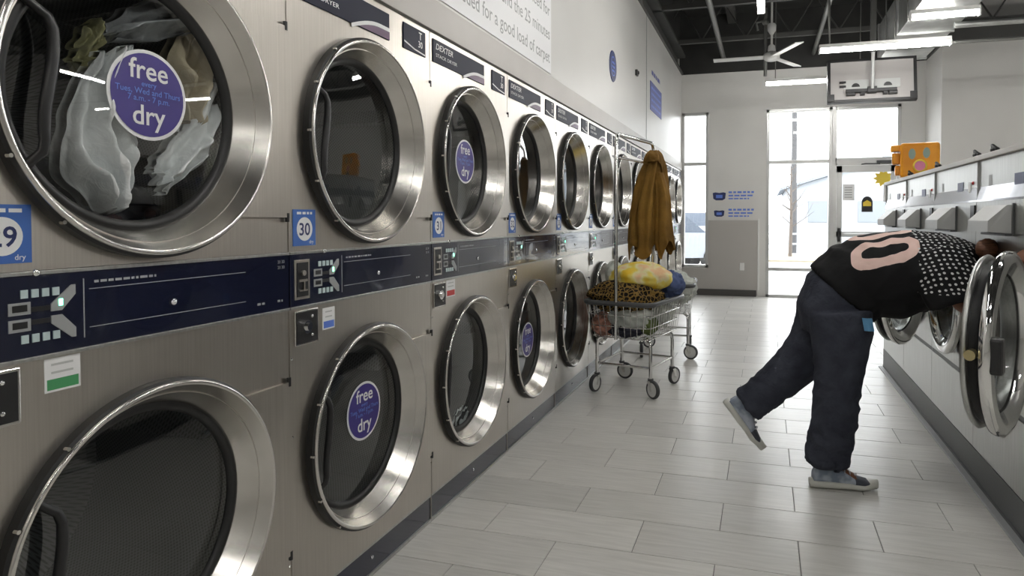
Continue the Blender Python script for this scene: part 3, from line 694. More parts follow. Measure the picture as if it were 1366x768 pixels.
# ================================================================== fabrics
def fabric(name, c0, c1, sc=6, rough=.85, bump=.25):
    m = mat(name, c0, rough, spec=.25); noisy(m, (1,1,1), sc, 4, c0, c1, .35, .65)
    v = coords(m, (1,1,1)); n = N(m, 'ShaderNodeTexNoise'); n.inputs['Scale'].default_value = 26; n.inputs['Detail'].default_value = 5; n.inputs['Distortion'].default_value = 1.2; LK(m, v, n.inputs['Vector'])
    b = N(m, 'ShaderNodeBump'); b.inputs['Strength'].default_value = bump; b.inputs['Distance'].default_value = .02; LK(m, n.outputs[0], b.inputs['Height']); LK(m, b.outputs[0], BS(m).inputs['Normal'])
    return m
f_white = fabric('white_cotton', (.72,.74,.74,1), (.80,.81,.81,1))
f_grey = fabric('grey_cotton', (.30,.31,.32,1), (.42,.43,.44,1))
f_olive = fabric('olive_cotton', (.30,.29,.15,1), (.40,.38,.20,1))
f_tan = fabric('tan_towel', (.42,.36,.25,1), (.52,.45,.33,1))
f_dark = fabric('dark_cotton', (.02,.022,.03,1), (.04,.042,.06,1))
f_blue = fabric('blue_sheet', rgb(70,84,122), rgb(92,106,146))
f_green = fabric('green_cotton', rgb(74,92,52), rgb(110,124,76))
f_red = fabric('red_cotton', rgb(150,40,46), rgb(185,70,70))
f_pink = fabric('mixed_pink_print', rgb(205,150,130), rgb(120,90,80), 22)
f_peach = fabric('peach_cotton', rgb(214,170,130), rgb(230,190,150))
f_sky = fabric('sky_blue_cotton', rgb(120,170,190), rgb(150,190,205))
f_mustard = fabric('mustard_canvas', rgb(104,76,32), rgb(146,110,48), 4)
f_lgrey = fabric('pale_bag', rgb(178,182,176), rgb(205,208,200), 8)
f_floral = fabric('yellow_floral', (.8,.75,.5,1), (.8,.75,.5,1))
v = coords(f_floral, (1,1,1)); n = N(f_floral, 'ShaderNodeTexNoise'); n.inputs['Scale'].default_value = 9; n.inputs['Detail'].default_value = 2; LK(f_floral, v, n.inputs['Vector'])
LK(f_floral, ramp(f_floral, n.outputs[0], [(.36, rgb(236,196,60)), (.46, rgb(234,214,110)), (.54, rgb(240,230,180)), (.66, rgb(238,196,150))]), BS(f_floral).inputs['Base Color'])
f_flor2 = fabric('white_floral', (.8,.8,.8,1), (.8,.8,.8,1))
v = coords(f_flor2, (1,1,1)); n = N(f_flor2, 'ShaderNodeTexNoise'); n.inputs['Scale'].default_value = 13; n.inputs['Detail'].default_value = 2; LK(f_flor2, v, n.inputs['Vector'])
LK(f_flor2, ramp(f_flor2, n.outputs[0], [(.36, rgb(120,96,150)), (.44, rgb(206,206,196)), (.58, rgb(220,220,205)), (.66, rgb(150,165,110))]), BS(f_flor2).inputs['Base Color'])
f_leo = fabric('leopard_print', (.3,.2,.05,1), (.3,.2,.05,1))
v = coords(f_leo, (34,34,34)); vo = N(f_leo, 'ShaderNodeTexVoronoi', feature='DISTANCE_TO_EDGE'); vo.inputs['Scale'].default_value = 1.; LK(f_leo, v, vo.inputs['Vector'])
LK(f_leo, ramp(f_leo, vo.outputs['Distance'], [(.08, rgb(140,112,58)), (.12, rgb(20,16,12)), (.40, rgb(20,16,12)), (.5, rgb(96,70,34))]), BS(f_leo).inputs['Base Color'])
f_strip = fabric('striped_cotton', (.7,.7,.7,1), (.7,.7,.7,1))
v = coords(f_strip, (1,1,1)); wv = N(f_strip, 'ShaderNodeTexWave'); wv.inputs['Scale'].default_value = 14; wv.inputs['Distortion'].default_value = 3; LK(f_strip, v, wv.inputs['Vector'])
LK(f_strip, ramp(f_strip, wv.outputs[0], [(.45, rgb(40,46,52)), (.55, rgb(205,215,215))]), BS(f_strip).inputs['Base Color'])

def smooth_line(P, n):
    out = []; m = len(P)
    for i in range(n+1):
        t = i/n*(m-1); k = min(int(t), m-2); f = t-k
        p0, p1, p2, p3 = P[max(k-1,0)], P[k], P[k+1], P[min(k+2,m-1)]
        out.append(.5*((2*p1)+(p2-p0)*f+(2*p0-5*p1+4*p2-p3)*f*f+(3*p1-p0-3*p2+p3)*f**3))
    return out
def swath(name, label, A, Bq, X, mt, seed, folds=3, amp=.03, cat='laundry', group=None):
    # cloth hanging between two edge lines on the plane X, folded towards the glass
    a = smooth_line([onX(x, y, X) for x, y in A], 40); b = smooth_line([onX(x, y, X) for x, y in Bq], 40)
    m = MB()
    def f(u, v_):
        i = min(int(round(v_*40)), 40); p = a[i].lerp(b[i], u)
        w = noise.noise(Vector((u*2+seed, v_*3, seed)))
        fo = sin(2*PI*(folds*u+.7*w+.25*sin(5*v_+seed)))
        off = amp*(.9*sin(PI*u)**.6+.55*fo*(.4+.6*sin(PI*u)))+.02*noise.noise(Vector((u*5, v_*8, seed*3)))
        return (p.x+off, p.y+.012*w, p.z+.008*fo)
    m.grid(f, 40, 40)
    n0 = len(m.v); back = [(x-.012-abs(amp)*.4, y, z) for x, y, z in m.v]
    m.add(back, [[j for j in q[::-1]] for q in m.f[:1600]], 0, True)
    idx = [i for i in range(41)]; rim = idx+[41*k+40 for k in range(1,41)]+[40*41+40-k for k in range(1,41)]+[41*(40-k) for k in range(1,40)]
    for p, q in zip(rim, rim[1:]+rim[:1]): m.f.append([p, q, q+n0, p+n0]); m.m.append(0); m.s.append(True)
    return tag(m.obj(name, mt), label, cat, group)
def heap(name, label, c, r, mt, seed, amp=.22, freq=2.0, cat='laundry', flat=None, group=None, nu=56, nv=36):
    m = MB()
    def f(d):
        q = d*freq+Vector((seed*3.1, seed*1.7, seed)); k = 1.
        k += amp*(1-2*abs(noise.noise(q)))*.8-amp*.3; k += amp*.45*(1-2*abs(noise.noise(q*2.3))); k += amp*.2*noise.noise(q*5)
        return k
    m.sphere((0,0,0), r, nu, nv, 0, f)
    if flat is not None: m.v = [(x, y, max(z, flat)) for x, y, z in m.v]
    o = m.obj(name, mt); o.location = c
    return tag(o, label, cat, group)
XG = XD-.115
swath('bed_sheet', 'white sheet bunched against the glass of dryer 29, left of the sticker', [(128,72),(105,110),(80,165),(78,215),(110,255),(135,282)], [(165,65),(150,110),(160,160),(180,195),(170,235),(150,280)], XG, f_white, 1.3, 3, .045)
swath('pillow_case', 'white cloth with a pointed end hanging right of the sticker in dryer 29', [(277,110),(240,175),(205,215),(200,232)], [(283,150),(277,200),(240,240),(215,260)], XG+.01, f_white, 4.1, 2, .035)
swath('tan_towel', 'tan towel twisted behind the sticker in dryer 29', [(255,15),(220,70),(232,120),(238,165)], [(270,30),(285,75),(272,130),(255,168)], XG-.01, f_tan, 2.2, 2.4, .04)
swath('grey_shirt', 'grey shirt rolled across the top of the drum of dryer 29', [(133,35),(170,12),(225,-6),(262,6)], [(140,56),(180,62),(220,56),(258,48)], XG-.02, f_grey, 6.2, 2.2, .05)
swath('olive_shirt', 'olive cloth strip at the dark upper corner of the drum of dryer 29', [(122,28),(105,55),(92,88)], [(133,35),(126,66),(106,98)], XG-.03, f_olive, 3.2, 1.5, .03)
heap('dark_clothes', 'nearly black clothes at the bottom of the drum of dryer 29', (XD-.36, Y0D+CU+.05, CZU-.24), (.16,.2,.11), f_dark, 2.5)
dL = lambda k, px, py, dx=.16: onX(px, py, XD-dx)
heap('striped_shirt', 'black and white striped cloth at the bottom of dryer 31', dL(2, 618, 572), (.06,.11,.10), f_strip, 1.1)
heap('red_shirt', 'small red cloth in the lower drum of dryer 31', dL(2, 640, 552, .14), (.03,.05,.04), f_red, 2.1)
heap('sky_blue_shirt', 'light blue cloth in the lower drum of dryer 31', dL(2, 643, 525, .15), (.03,.06,.06), f_sky, 3.1)
heap('peach_shirt', 'peach cloth topmost in the lower drum of dryer 31', dL(2, 640, 497, .16), (.03,.06,.05), f_peach, 4.1)
heap('floral_sheet', 'white floral sheet filling the lower drum of the dryer beyond number 31', (XD-.30, Y0D+3*PD+CU+.02, CZL-.03), (.17,.24,.25), f_flor2, 5.1, .14)
heap('pale_sheet', 'pale sheet in the upper drum of dryer 31', (XD-.36, Y0D+2*PD+CU+.03, CZU-.08), (.15,.2,.18), f_lgrey, 6.1, .16)
heap('white_towel', 'white towel in the lower drum behind the near wire cart', (XD-.28, Y0D+4*PD+CU, CZL-.12), (.12,.16,.12), f_white, 7.1)

# ================================================================== laundry carts
tire = mat('grey_tyre', (.05,.052,.055,1), .5)
def cart(loc, rz, label, rack):
    t = thing('laundry_cart', label, 'cart', loc, rz, 'wire laundry carts')
    bx, by, zb, zr = .25, .34, .40, .64; lx, ly = .20, .215
    def rr(x, y, z, r=.07, n=5):
        pts = []
        for cx, cy, a0 in ((x-r, y-r, 0), (-x+r, y-r, PI/2), (-x+r, -y+r, PI), (x-r, -y+r, 1.5*PI)):
            for k in range(n+1): a = a0+PI/2*k/n; pts.append((cx+r*cos(a), cy+r*sin(a), z))
        return pts
    m = MB(); m.tube(rr(bx, by, zr), .017, 10, closed=True); m.obj('bumper_rim', darkgrey, t)
    m = MB()                                                        # wires of the basket
    for z, s_ in ((zb, .86), (zb+.08, .90), (zb+.16, .95)): m.tube(rr(bx*s_, by*s_, z), .0035, 6, closed=True)
    for k in range(-4, 5):
        x = k*.05
        m.tube([(x, -by+.005, zr), (x*.88, -by*.86, zb), (x*.88, by*.86, zb), (x, by-.005, zr)], .0028, 5)
    for k in range(-6, 7):
        y = k*.05
        m.tube([(-bx+.005, y, zr), (-bx*.86, y*.88, zb), (bx*.86, y*.88, zb), (bx-.005, y, zr)], .0028, 5)
    w = m.obj('wire_basket', bright, t); w['kind'] = 'stuff'
    for sx in (-1, 1):
        for sy in (-1, 1):
            m = MB(); m.tube([(sx*lx, sy*ly, .125), (sx*lx, sy*ly, .33), (sx*lx*.98, sy*ly*.98, .37), (sx*lx*.8, sy*ly*.9, zb-.006)], .0125, 10); m.obj('leg', bright, t)
            c = MB(); cx, cy = sx*lx, sy*ly; a = sx*.6+sy*.9+rz; ca, sa = cos(a), sin(a); ox, oy = .025*ca, .025*sa
            c.cyl((cx, cy, .118), .02, 0, .014, 'Z', 12)
            cs = c.obj('caster', darkgrey, t)
            q = MB()
            for s_ in (-1, 1):
                px_, py_ = -sa*.018*s_, ca*.018*s_
                q.prism([(-.018,.118),(.018,.118),(.034,.055),(.016,.05)], lambda p, z, n: (cx+p*ca+px_-sa*n, cy+p*sa+py_+ca*n, z), -.0015, .0015)
            q.obj('fork', bright, cs)
            q = MB(); R0 = .062
            q.lathe([(0, [(.048,-.013),(.059,-.012),(.062,-.006),(.062,.006),(.059,.012),(.048,.013)]), (1, [(.048,-.010),(.012,-.008),(.0005,-.011)]), (1, [(.048,.010),(.012,.008),(.0005,.011)])], (0,0,0), 'Y', 28)
            M = Matrix.Translation((cx+ox, cy+oy, R0)) @ Matrix.Rotation(a, 4, 'Z'); q.v = [tuple(M @ Vector(p)) for p in q.v]; q.obj('wheel', [tire, offwhite], cs)
    for p, q in (((-lx,-ly),(lx,-ly)), ((lx,-ly),(lx,ly)), ((lx,ly),(-lx,ly)), ((-lx,ly),(-lx,-ly))):
        m = MB(); m.tube([(p[0],p[1],.20),(q[0],q[1],.20)], .009, 8); m.obj('cross_bar', bright, t)
    if rack:
        m = MB(); r = .05; H = 1.775
        pts = [(0,-by,zb), (0,-by,H-r)]+[(0, -by+r-r*cos(a*PI/8), H-r+r*sin(a*PI/8)) for a in range(1,5)]+[(0, by-r+r*sin(a*PI/8), H-r+r*cos(a*PI/8)) for a in range(0,5)]+[(0, by, zb)]
        m.tube(pts, .013, 10); m.obj('hanging_rack', bright, t)
        m = MB(); m.tube([(0,-by,1.62),(0,by,1.62)], .008, 8); m.obj('lower_bar', bright, t)
    return t
CA = Vector((-.88, 4.70, 0)); RA = math.radians(-12)
cart(CA, RA, 'wire laundry cart with hanging rack, heaped with leopard and floral laundry', True)
cart((-.84, 5.98, 0), math.radians(4), 'second wire laundry cart behind the heaped one, by the windows', False)
def cl(x, y, z): return CA+Matrix.Rotation(RA, 3, 'Z') @ Vector((x, y, z))
heap('leopard_blanket', 'leopard print blanket spilling over the rim of the near cart', cl(-.03,-.10,.665), (.25,.22,.11), f_leo, 1.4, .16, 1.6, cat='blanket')
heap('floral_pillow', 'yellow floral pillow on top of the leopard blanket', cl(.03,.02,.79), (.22,.22,.11), f_floral, 2.4, .10, 1.3, cat='pillow')
heap('white_pillow', 'cream pillow leaning on the rack pole behind the leopard blanket', cl(-.17,.0,.80), (.06,.10,.10), f_lgrey, 3.4, .12, 1.3, cat='pillow')
heap('blue_sheet', 'dusty blue sheet lying beside the yellow floral pillow', cl(.17,.24,.73), (.10,.14,.09), f_blue, 4.4, .2)
heap('white_bag', 'white laundry bag in the bottom of the near cart', cl(.03,-.16,.53), (.15,.12,.10), f_lgrey, 5.4, .15)
heap('dark_shirt', 'dark red black clothes low in the near cart', cl(.0,-.18,.45), (.12,.10,.055), f_dark, 6.4)
heap('green_shirt', 'olive green shirt low in the near cart', cl(.13,-.10,.475), (.07,.1,.06), f_green, 7.4)
heap('pink_bundle', 'pink patterned bundle in the corner of the near cart next to the dryers', cl(-.15,-.2,.475), (.08,.09,.075), f_pink, 8.4)
heap('grey_sheet', 'pale grey sheet filling the rear of the near cart', cl(.04,.16,.52), (.17,.14,.12), f_lgrey, 9.4, .15)
heap('striped_blanket', 'pale crumpled blanket heaped in the second cart', (-.78, 5.84, .60), (.20,.26,.14), f_lgrey, 2.9, .2, cat='blanket')
# jacket hung on the rack
jk = thing('jacket', 'mustard brown jacket hanging from the rack of the near cart', 'jacket', cl(0,.325,0))
def cloth_loft(name, rings, mt, seed, folds, amp, parent, seg=56, ns=44):
    m = MB(); P = smooth_line([Vector(r[0]) for r in rings], ns); A = smooth_line([Vector((r[1], r[2], 0)) for r in rings], ns); vs_ = []; fs_ = []
    for i in range(ns+1):
        t = i/ns
        for k in range(seg):
            a = 2*PI*k/seg; w = noise.noise(Vector((cos(a)*1.5+seed, sin(a)*1.5, t*2.5)))
            g = 1+amp*min(1, t*3+.3)*(sin(folds*a+3*w+1.5*t)+.5*sin((folds*2+1)*a+4*w))
            vs_.append((P[i].x+A[i].x*g*cos(a), P[i].y+A[i].y*g*sin(a), P[i].z+.012*w+(t**4)*(.06*sin(2*a+seed)+.02*sin(3*a+seed*2))))
    for i in range(ns):
        for k in range(seg): k2 = (k+1) % seg; fs_.append((i*seg+k, i*seg+k2, (i+1)*seg+k2, (i+1)*seg+k))
    m.add(vs_, fs_, 0, True); m.add(vs_[:seg], [list(range(seg))], 0, True)
    return m.obj(name, mt, parent)
cloth_loft('body', [((.015,0,1.70),.03,.03), ((.015,0,1.66),.055,.06), ((.0,0,1.56),.085,.09), ((-.02,0,1.35),.115,.12), ((-.025,0,1.15),.125,.13), ((-.035,0,1.02),.12,.13), ((-.04,0,.99),.125,.13)], f_mustard, 1.7, 4, .22, jk)
cloth_loft('sleeve', [((.05,-.03,1.55),.04,.05), ((.08,-.05,1.40),.05,.05), ((.09,-.06,1.22),.055,.055), ((.10,-.07,1.05),.065,.06), ((.115,-.07,.99),.06,.06)], f_mustard, 2.7, 4, .12, jk)
cloth_loft('sleeve', [((-.06,-.03,1.5),.03,.04), ((-.11,-.02,1.30),.045,.05), ((-.135,-.02,1.10),.045,.05), ((-.14,-.02,.96),.035,.04)], f_mustard, 3.7, 4, .12, jk)
cloth_loft('collar', [((.015,0,1.72),.03,.03), ((.01,-.01,1.69),.06,.065), ((.01,-.015,1.63),.075,.08), ((.01,-.015,1.61),.072,.078)], f_mustard, 4.7, 4, .1, jk)

# ================================================================== person leaning into the washer
PO = Vector((.33, 3.22, 0))
skin = noisy(mat('skin', rgb(126,82,58), .5), (1,1,1), 8, 2, rgb(118,76,54), rgb(134,88,64))
hair_m = noisy(mat('brown_hair', rgb(70,42,28), .55), (1,1,14), 20, 3, rgb(60,36,24), rgb(128,82,52), bump=.4)
jean = fabric('dark_denim', rgb(48,51,62), rgb(66,69,80), 9, .8, .35)
shirt_m = mat('black_jersey', (.012,.012,.013,1), .8, spec=.25)
def M2(op, a, b=None, c=None):
    n = N(shirt_m, 'ShaderNodeMath', operation=op)
    for i, x in enumerate((a, b, c)):
        if x is None: continue
        if isinstance(x, (int, float)): n.inputs[i].default_value = x
        else: LK(shirt_m, x, n.inputs[i])
    return n.outputs[0]
tc = N(shirt_m, 'ShaderNodeTexCoord'); sp = N(shirt_m, 'ShaderNodeSeparateXYZ'); LK(shirt_m, tc.outputs['Object'], sp.inputs[0])
sx, sy, sz = [sp.outputs[i] for i in range(3)]
S0, YC, ZC = .50-PO.x, 3.32-PO.y, .96
s_ = M2('SUBTRACT', sx, S0)
t_ = M2('ADD', M2('MULTIPLY', M2('SUBTRACT', sy, YC), .75), M2('MULTIPLY', M2('SUBTRACT', sz, ZC), .66))
wob = N(shirt_m, 'ShaderNodeTexNoise'); wob.inputs['Scale'].default_value = 9; LK(shirt_m, tc.outputs['Object'], wob.inputs['Vector'])
t_ = M2('ADD', t_, M2('MULTIPLY', M2('SUBTRACT', wob.outputs[0], .5), .03))
t_ = M2('SUBTRACT', t_, M2('MULTIPLY', s_, .16))
def sup(tc_, a, b):
    return M2('ADD', M2('POWER', M2('ABSOLUTE', M2('DIVIDE', s_, a)), 3.2), M2('POWER', M2('ABSOLUTE', M2('DIVIDE', M2('SUBTRACT', t_, tc_), b)), 3.2))
def ringmask(tc_): return M2('MULTIPLY', M2('LESS_THAN', sup(tc_, .135, .072), 1.), M2('GREATER_THAN', sup(tc_, .093, .030), 1.))
num = M2('MAXIMUM', ringmask(-.045), ringmask(.125))
vo = N(shirt_m, 'ShaderNodeTexVoronoi', voronoi_dimensions='2D'); vo.inputs['Scale'].default_value = 43; vo.inputs['Randomness'].default_value = .3
dc = N(shirt_m, 'ShaderNodeCombineXYZ'); LK(shirt_m, M2('ADD', sx, M2('MULTIPLY', sz, .35)), dc.inputs[0]); LK(shirt_m, M2('SUBTRACT', sz, M2('MULTIPLY', sy, -.75)), dc.inputs[1]); LK(shirt_m, dc.outputs[0], vo.inputs['Vector'])
dots = M2('MULTIPLY', M2('LESS_THAN', vo.outputs['Distance'], .23), M2('MULTIPLY', M2('GREATER_THAN', sx, .625-PO.x), M2('LESS_THAN', sx, .86-PO.x)))
dots = M2('MULTIPLY', dots, M2('GREATER_THAN', sz, .90))
mx1 = N(shirt_m, 'ShaderNodeMix', data_type='RGBA'); mx1.inputs[6].default_value = (.009,.009,.010,1); mx1.inputs[7].default_value = rgb(236,204,194); LK(shirt_m, num, mx1.inputs[0])
mx2 = N(shirt_m, 'ShaderNodeMix', data_type='RGBA'); mx2.inputs[7].default_value = (.72,.72,.71,1); LK(shirt_m, mx1.outputs[2], mx2.inputs[6]); LK(shirt_m, dots, mx2.inputs[0])
LK(shirt_m, mx2.outputs[2], BS(shirt_m).inputs['Base Color'])
nb = N(shirt_m, 'ShaderNodeTexNoise'); nb.inputs['Scale'].default_value = 14; nb.inputs['Detail'].default_value = 3; LK(shirt_m, tc.outputs['Object'], nb.inputs['Vector'])
bm_ = N(shirt_m, 'ShaderNodeBump'); bm_.inputs['Strength'].default_value = .3; bm_.inputs['Distance'].default_value = .02; LK(shirt_m, nb.outputs[0], bm_.inputs['Height']); LK(shirt_m, bm_.outputs[0], BS(shirt_m).inputs['Normal'])

def limb(m, pts, seg=18):
    # pts: (centre, half width across, half depth); rings stand square to the path, 'across' axis stays near world Y
    n = len(pts); C = [Vector(p[0]) for p in pts]; rings = []
    for i in range(n):
        t = (C[min(i+1, n-1)]-C[max(i-1, 0)]).normalized(); a = Vector((0,1,0)); a = (a-t*a.dot(t)).normalized(); b = t.cross(a)
        rings.append((C[i]-PO, a*pts[i][1], b*pts[i][2]))
    m.loft(rings, seg)
def remesh(m, name, mt, vox=.011, it=4, wr=0., wf=14., parent=None, stretch=(1,1,1), detail=None):
    me = bpy.data.meshes.new('tmp'); me.from_pydata(m.v, [], m.f); o = bpy.data.objects.new('tmp', me); COL.objects.link(o)
    md = o.modifiers.new('r', 'REMESH'); md.mode = 'VOXEL'; md.voxel_size = vox; md.use_smooth_shade = True
    ms = o.modifiers.new('s', 'SMOOTH'); ms.iterations = it; ms.factor = .5
    bpy.context.view_layer.update()
    out = bpy.data.meshes.new_from_object(o.evaluated_get(bpy.context.evaluated_depsgraph_get())); bpy.data.objects.remove(o); bpy.data.meshes.remove(me)
    out.name = name; out.materials.clear(); out.materials.append(mt)
    if wr:
        for q in out.vertices:
            p = Vector((q.co.x*stretch[0], q.co.y*stretch[1], q.co.z*stretch[2]))*wf
            k = 1-2*abs(noise.noise(p+Vector((noise.noise(p*.5), noise.noise(p*.5+Vector((9,0,0))), 0))*1.5)); a = wr*(detail(q.co) if detail else 1)
            q.co += q.normal*(k*a+.35*a*noise.noise(p*2.1))
    for f in out.polygons: f.use_smooth = True
    o = bpy.data.objects.new(name, out); COL.objects.link(o)
    if parent: o.parent = parent
    return o
YR, YL, YM = 3.215, 3.43, 3.32
# body
m = MB()
limb(m, [((.30,YM,.80),.12,.10), ((.38,YM,.90),.12,.10), ((.54,YM,.97),.13,.10), ((.70,YM,1.0),.15,.10), ((.80,YM,1.0),.15,.075), ((.85,YM,1.0),.06,.06), ((.915,YM-.02,.985),.052,.055)])
for yy, knee, ank in ((YR, (.325,YR,.50), (.285,YR,.09)), (YL, (.225,YL,.505), (-.075,YL,.295))):
    limb(m, [((.30,yy,.80),.085,.085), (tuple((Vector((.30,yy,.8))+Vector(knee))/2),.075,.075), (knee,.052,.055), (tuple((Vector(knee)+Vector(ank))/2),.05,.055), (ank,.035,.036)])
limb(m, [((.29,YR,.10),.036,.05), ((.32,YR,.06),.04,.04), ((.40,YR+.01,.04),.04,.022)])
limb(m, [((-.085,YL,.29),.036,.045), ((-.11,YL,.24),.03,.03), ((-.065,YL,.155),.03,.018)])
hx = Vector((.985, YM-.03, .955))
def hp(d): return 1+.06*max(0, d.x)*(d.z < 0)
m.sphere(hx-PO, (.105,.078,.098), 24, 16, 0, hp)
m.sphere(Vector((1.02,YM-.03,.885))-PO, (.055,.055,.045), 16, 10)                        # jaw
m.sphere(Vector((1.085,YM-.03,.935))-PO, (.02,.014,.024), 10, 8)                          # nose
for s2 in (-1, 1):
    m.sphere(Vector((.98,YM-.03+s2*.078,.935))-PO, (.016,.012,.028), 10, 8)              # ears
    m.sphere(Vector((1.068,YM-.03+s2*.03,.955))-PO, (.014,.016,.010), 10, 8)             # brow
def arm(sgn, sh, el, wr_):
    sh, el, wr_ = Vector(sh), Vector(el), Vector(wr_)
    limb(m, [(sh,.052,.055), (sh.lerp(el,.5),.044,.046), (el,.036,.038), (el.lerp(wr_,.35),.036,.036), (wr_,.024,.02)])
    d = (wr_-el).normalized(); side = Vector((0,1,0)); side = (side-d*side.dot(d)).normalized(); up = d.cross(side)
    pc = wr_+d*.05
    m.loft([(wr_-PO, side*.024, up*.018), (pc-PO, side*.042, up*.015), (pc+d*.045-PO, side*.042, up*.013)], 14)
    for k, (off, ln) in enumerate(((-.031,.062),(-.010,.074),(.011,.069),(.031,.055))):
        b = pc+d*.04+side*off; q = -up*(1 if sgn > 0 else 1)
        pts = [b, b+d*ln*.4+q*.006, b+d*ln*.72+q*.02, b+d*ln*.9+q*.038]
        m.tube([p-PO for p in pts], [.010,.0095,.009,.007], 10)
    b = wr_+d*.025+side*(.03*sgn); m.tube([b-PO, b+side*.024*sgn+d*.028-up*.008-PO, b+side*.028*sgn+d*.055-up*.02-PO], [.012,.011,.008], 10)
arm(1, (.77,3.14,1.0), (.855,3.05,.90), (.895,2.95,1.0))
arm(-1, (.77,3.48,1.0), (.87,3.44,.82), (1.03,3.36,.73))
person = remesh(m, 'person', skin, .0085, 3)
person.location = PO
tag(person, 'person in black jersey and dark jeans, leaning headfirst into the open washer, one leg lifted', 'person')
# hair
m = MB()
def hf(d): return 1+.05*noise.noise(d*5)
m.sphere(hx+Vector((-.018,0,.012))-PO, (.108,.088,.102), 28, 18, 0, hf); m.sphere(Vector((.90,3.2,1.085))-PO, (.042,.042,.045), 18, 12, 0, lambda d: 1+.12*noise.noise(d*6)); m.sphere(Vector((.915,YM-.05,1.03))-PO, (.05,.06,.05), 14, 10)
remesh(m, 'hair', hair_m, .009, 2, .004, 40, person)
# jersey
m = MB()
limb(m, [((.345,YM,.865),.185,.185), ((.40,YM,.925),.185,.185), ((.47,YM,.955),.195,.186), ((.56,YM,.972),.205,.178), ((.67,YM,.998),.215,.160), ((.76,YM,1.01),.215,.135), ((.83,YM,1.015),.15,.105), ((.875,YM,1.005),.085,.085)], 28)
limb(m, [((.68,YM,.90),.12,.10), ((.56,YM,.865),.15,.105), ((.49,YM,.845),.14,.08)], 18)                # slack hanging at the belly
limb(m, [((.72,3.17,1.055),.08,.085), ((.735,3.135,1.0),.075,.115), ((.75,3.115,.93),.07,.118), ((.765,3.11,.89),.068,.112), ((.772,3.108,.87),.067,.11)], 20)
limb(m, [((.75,3.47,1.045),.08,.085), ((.78,3.50,.98),.075,.10), ((.80,3.50,.90),.07,.095), ((.81,3.50,.86),.068,.09)], 20)
shirt = remesh(m, 'jersey', shirt_m, .009, 4, .010, 8, person)
shirt['label'] = 'black jersey with a pink zero on the back and white dots on the sleeves'
# jeans
m = MB()
limb(m, [((.375,YM,.905),.165,.155), ((.335,YM,.86),.18,.168), ((.30,YM,.79),.185,.155), ((.305,YM,.70),.17,.13)], 26)
limb(m, [((.325,YR,.80),.115,.135), ((.335,YR,.70),.118,.132), ((.33,YR,.60),.108,.115), ((.322,YR,.50),.098,.100), ((.315,YR,.40),.092,.096), ((.308,YR,.30),.088,.092), ((.292,YR,.20),.086,.092), ((.278,YR,.125),.082,.090), ((.276,YR,.108),.084,.092)], 24)
limb(m, [((.28,YL,.80),.11,.125), ((.262,YL,.70),.108,.12), ((.225,YL,.60),.10,.112), ((.165,YL,.515),.095,.105), ((.09,YL,.435),.09,.092), ((.015,YL,.365),.087,.086), ((-.05,YL,.308),.08,.08), ((-.075,YL,.288),.08,.082)], 24)
remesh(m, 'jeans', jean, .0095, 3, .011, 8, person, (1,1,1.5), lambda c: .35+1.1*max(0, min(1, (.62-c.z)/.4)))
m = MB(); o_ = onY(1156, 433, 3.12)-PO
m.grid(lambda u, v_: (o_.x-.02+.04*u+.01*v_, o_.y-.012-.01*sin(PI*u), o_.z+.03-.055*v_), 6, 6)
m.v += [(x, y+.004, z) for x, y, z in m.v]; k0 = len(m.v)//2; m.f += [[i+k0 for i in f[::-1]] for f in m.f]; m.m += m.m; m.s += m.s
m.obj('pocket_cloth', mat('blue_cloth', rgb(96,150,190), .8), person, 'light blue cloth corner at the pocket')
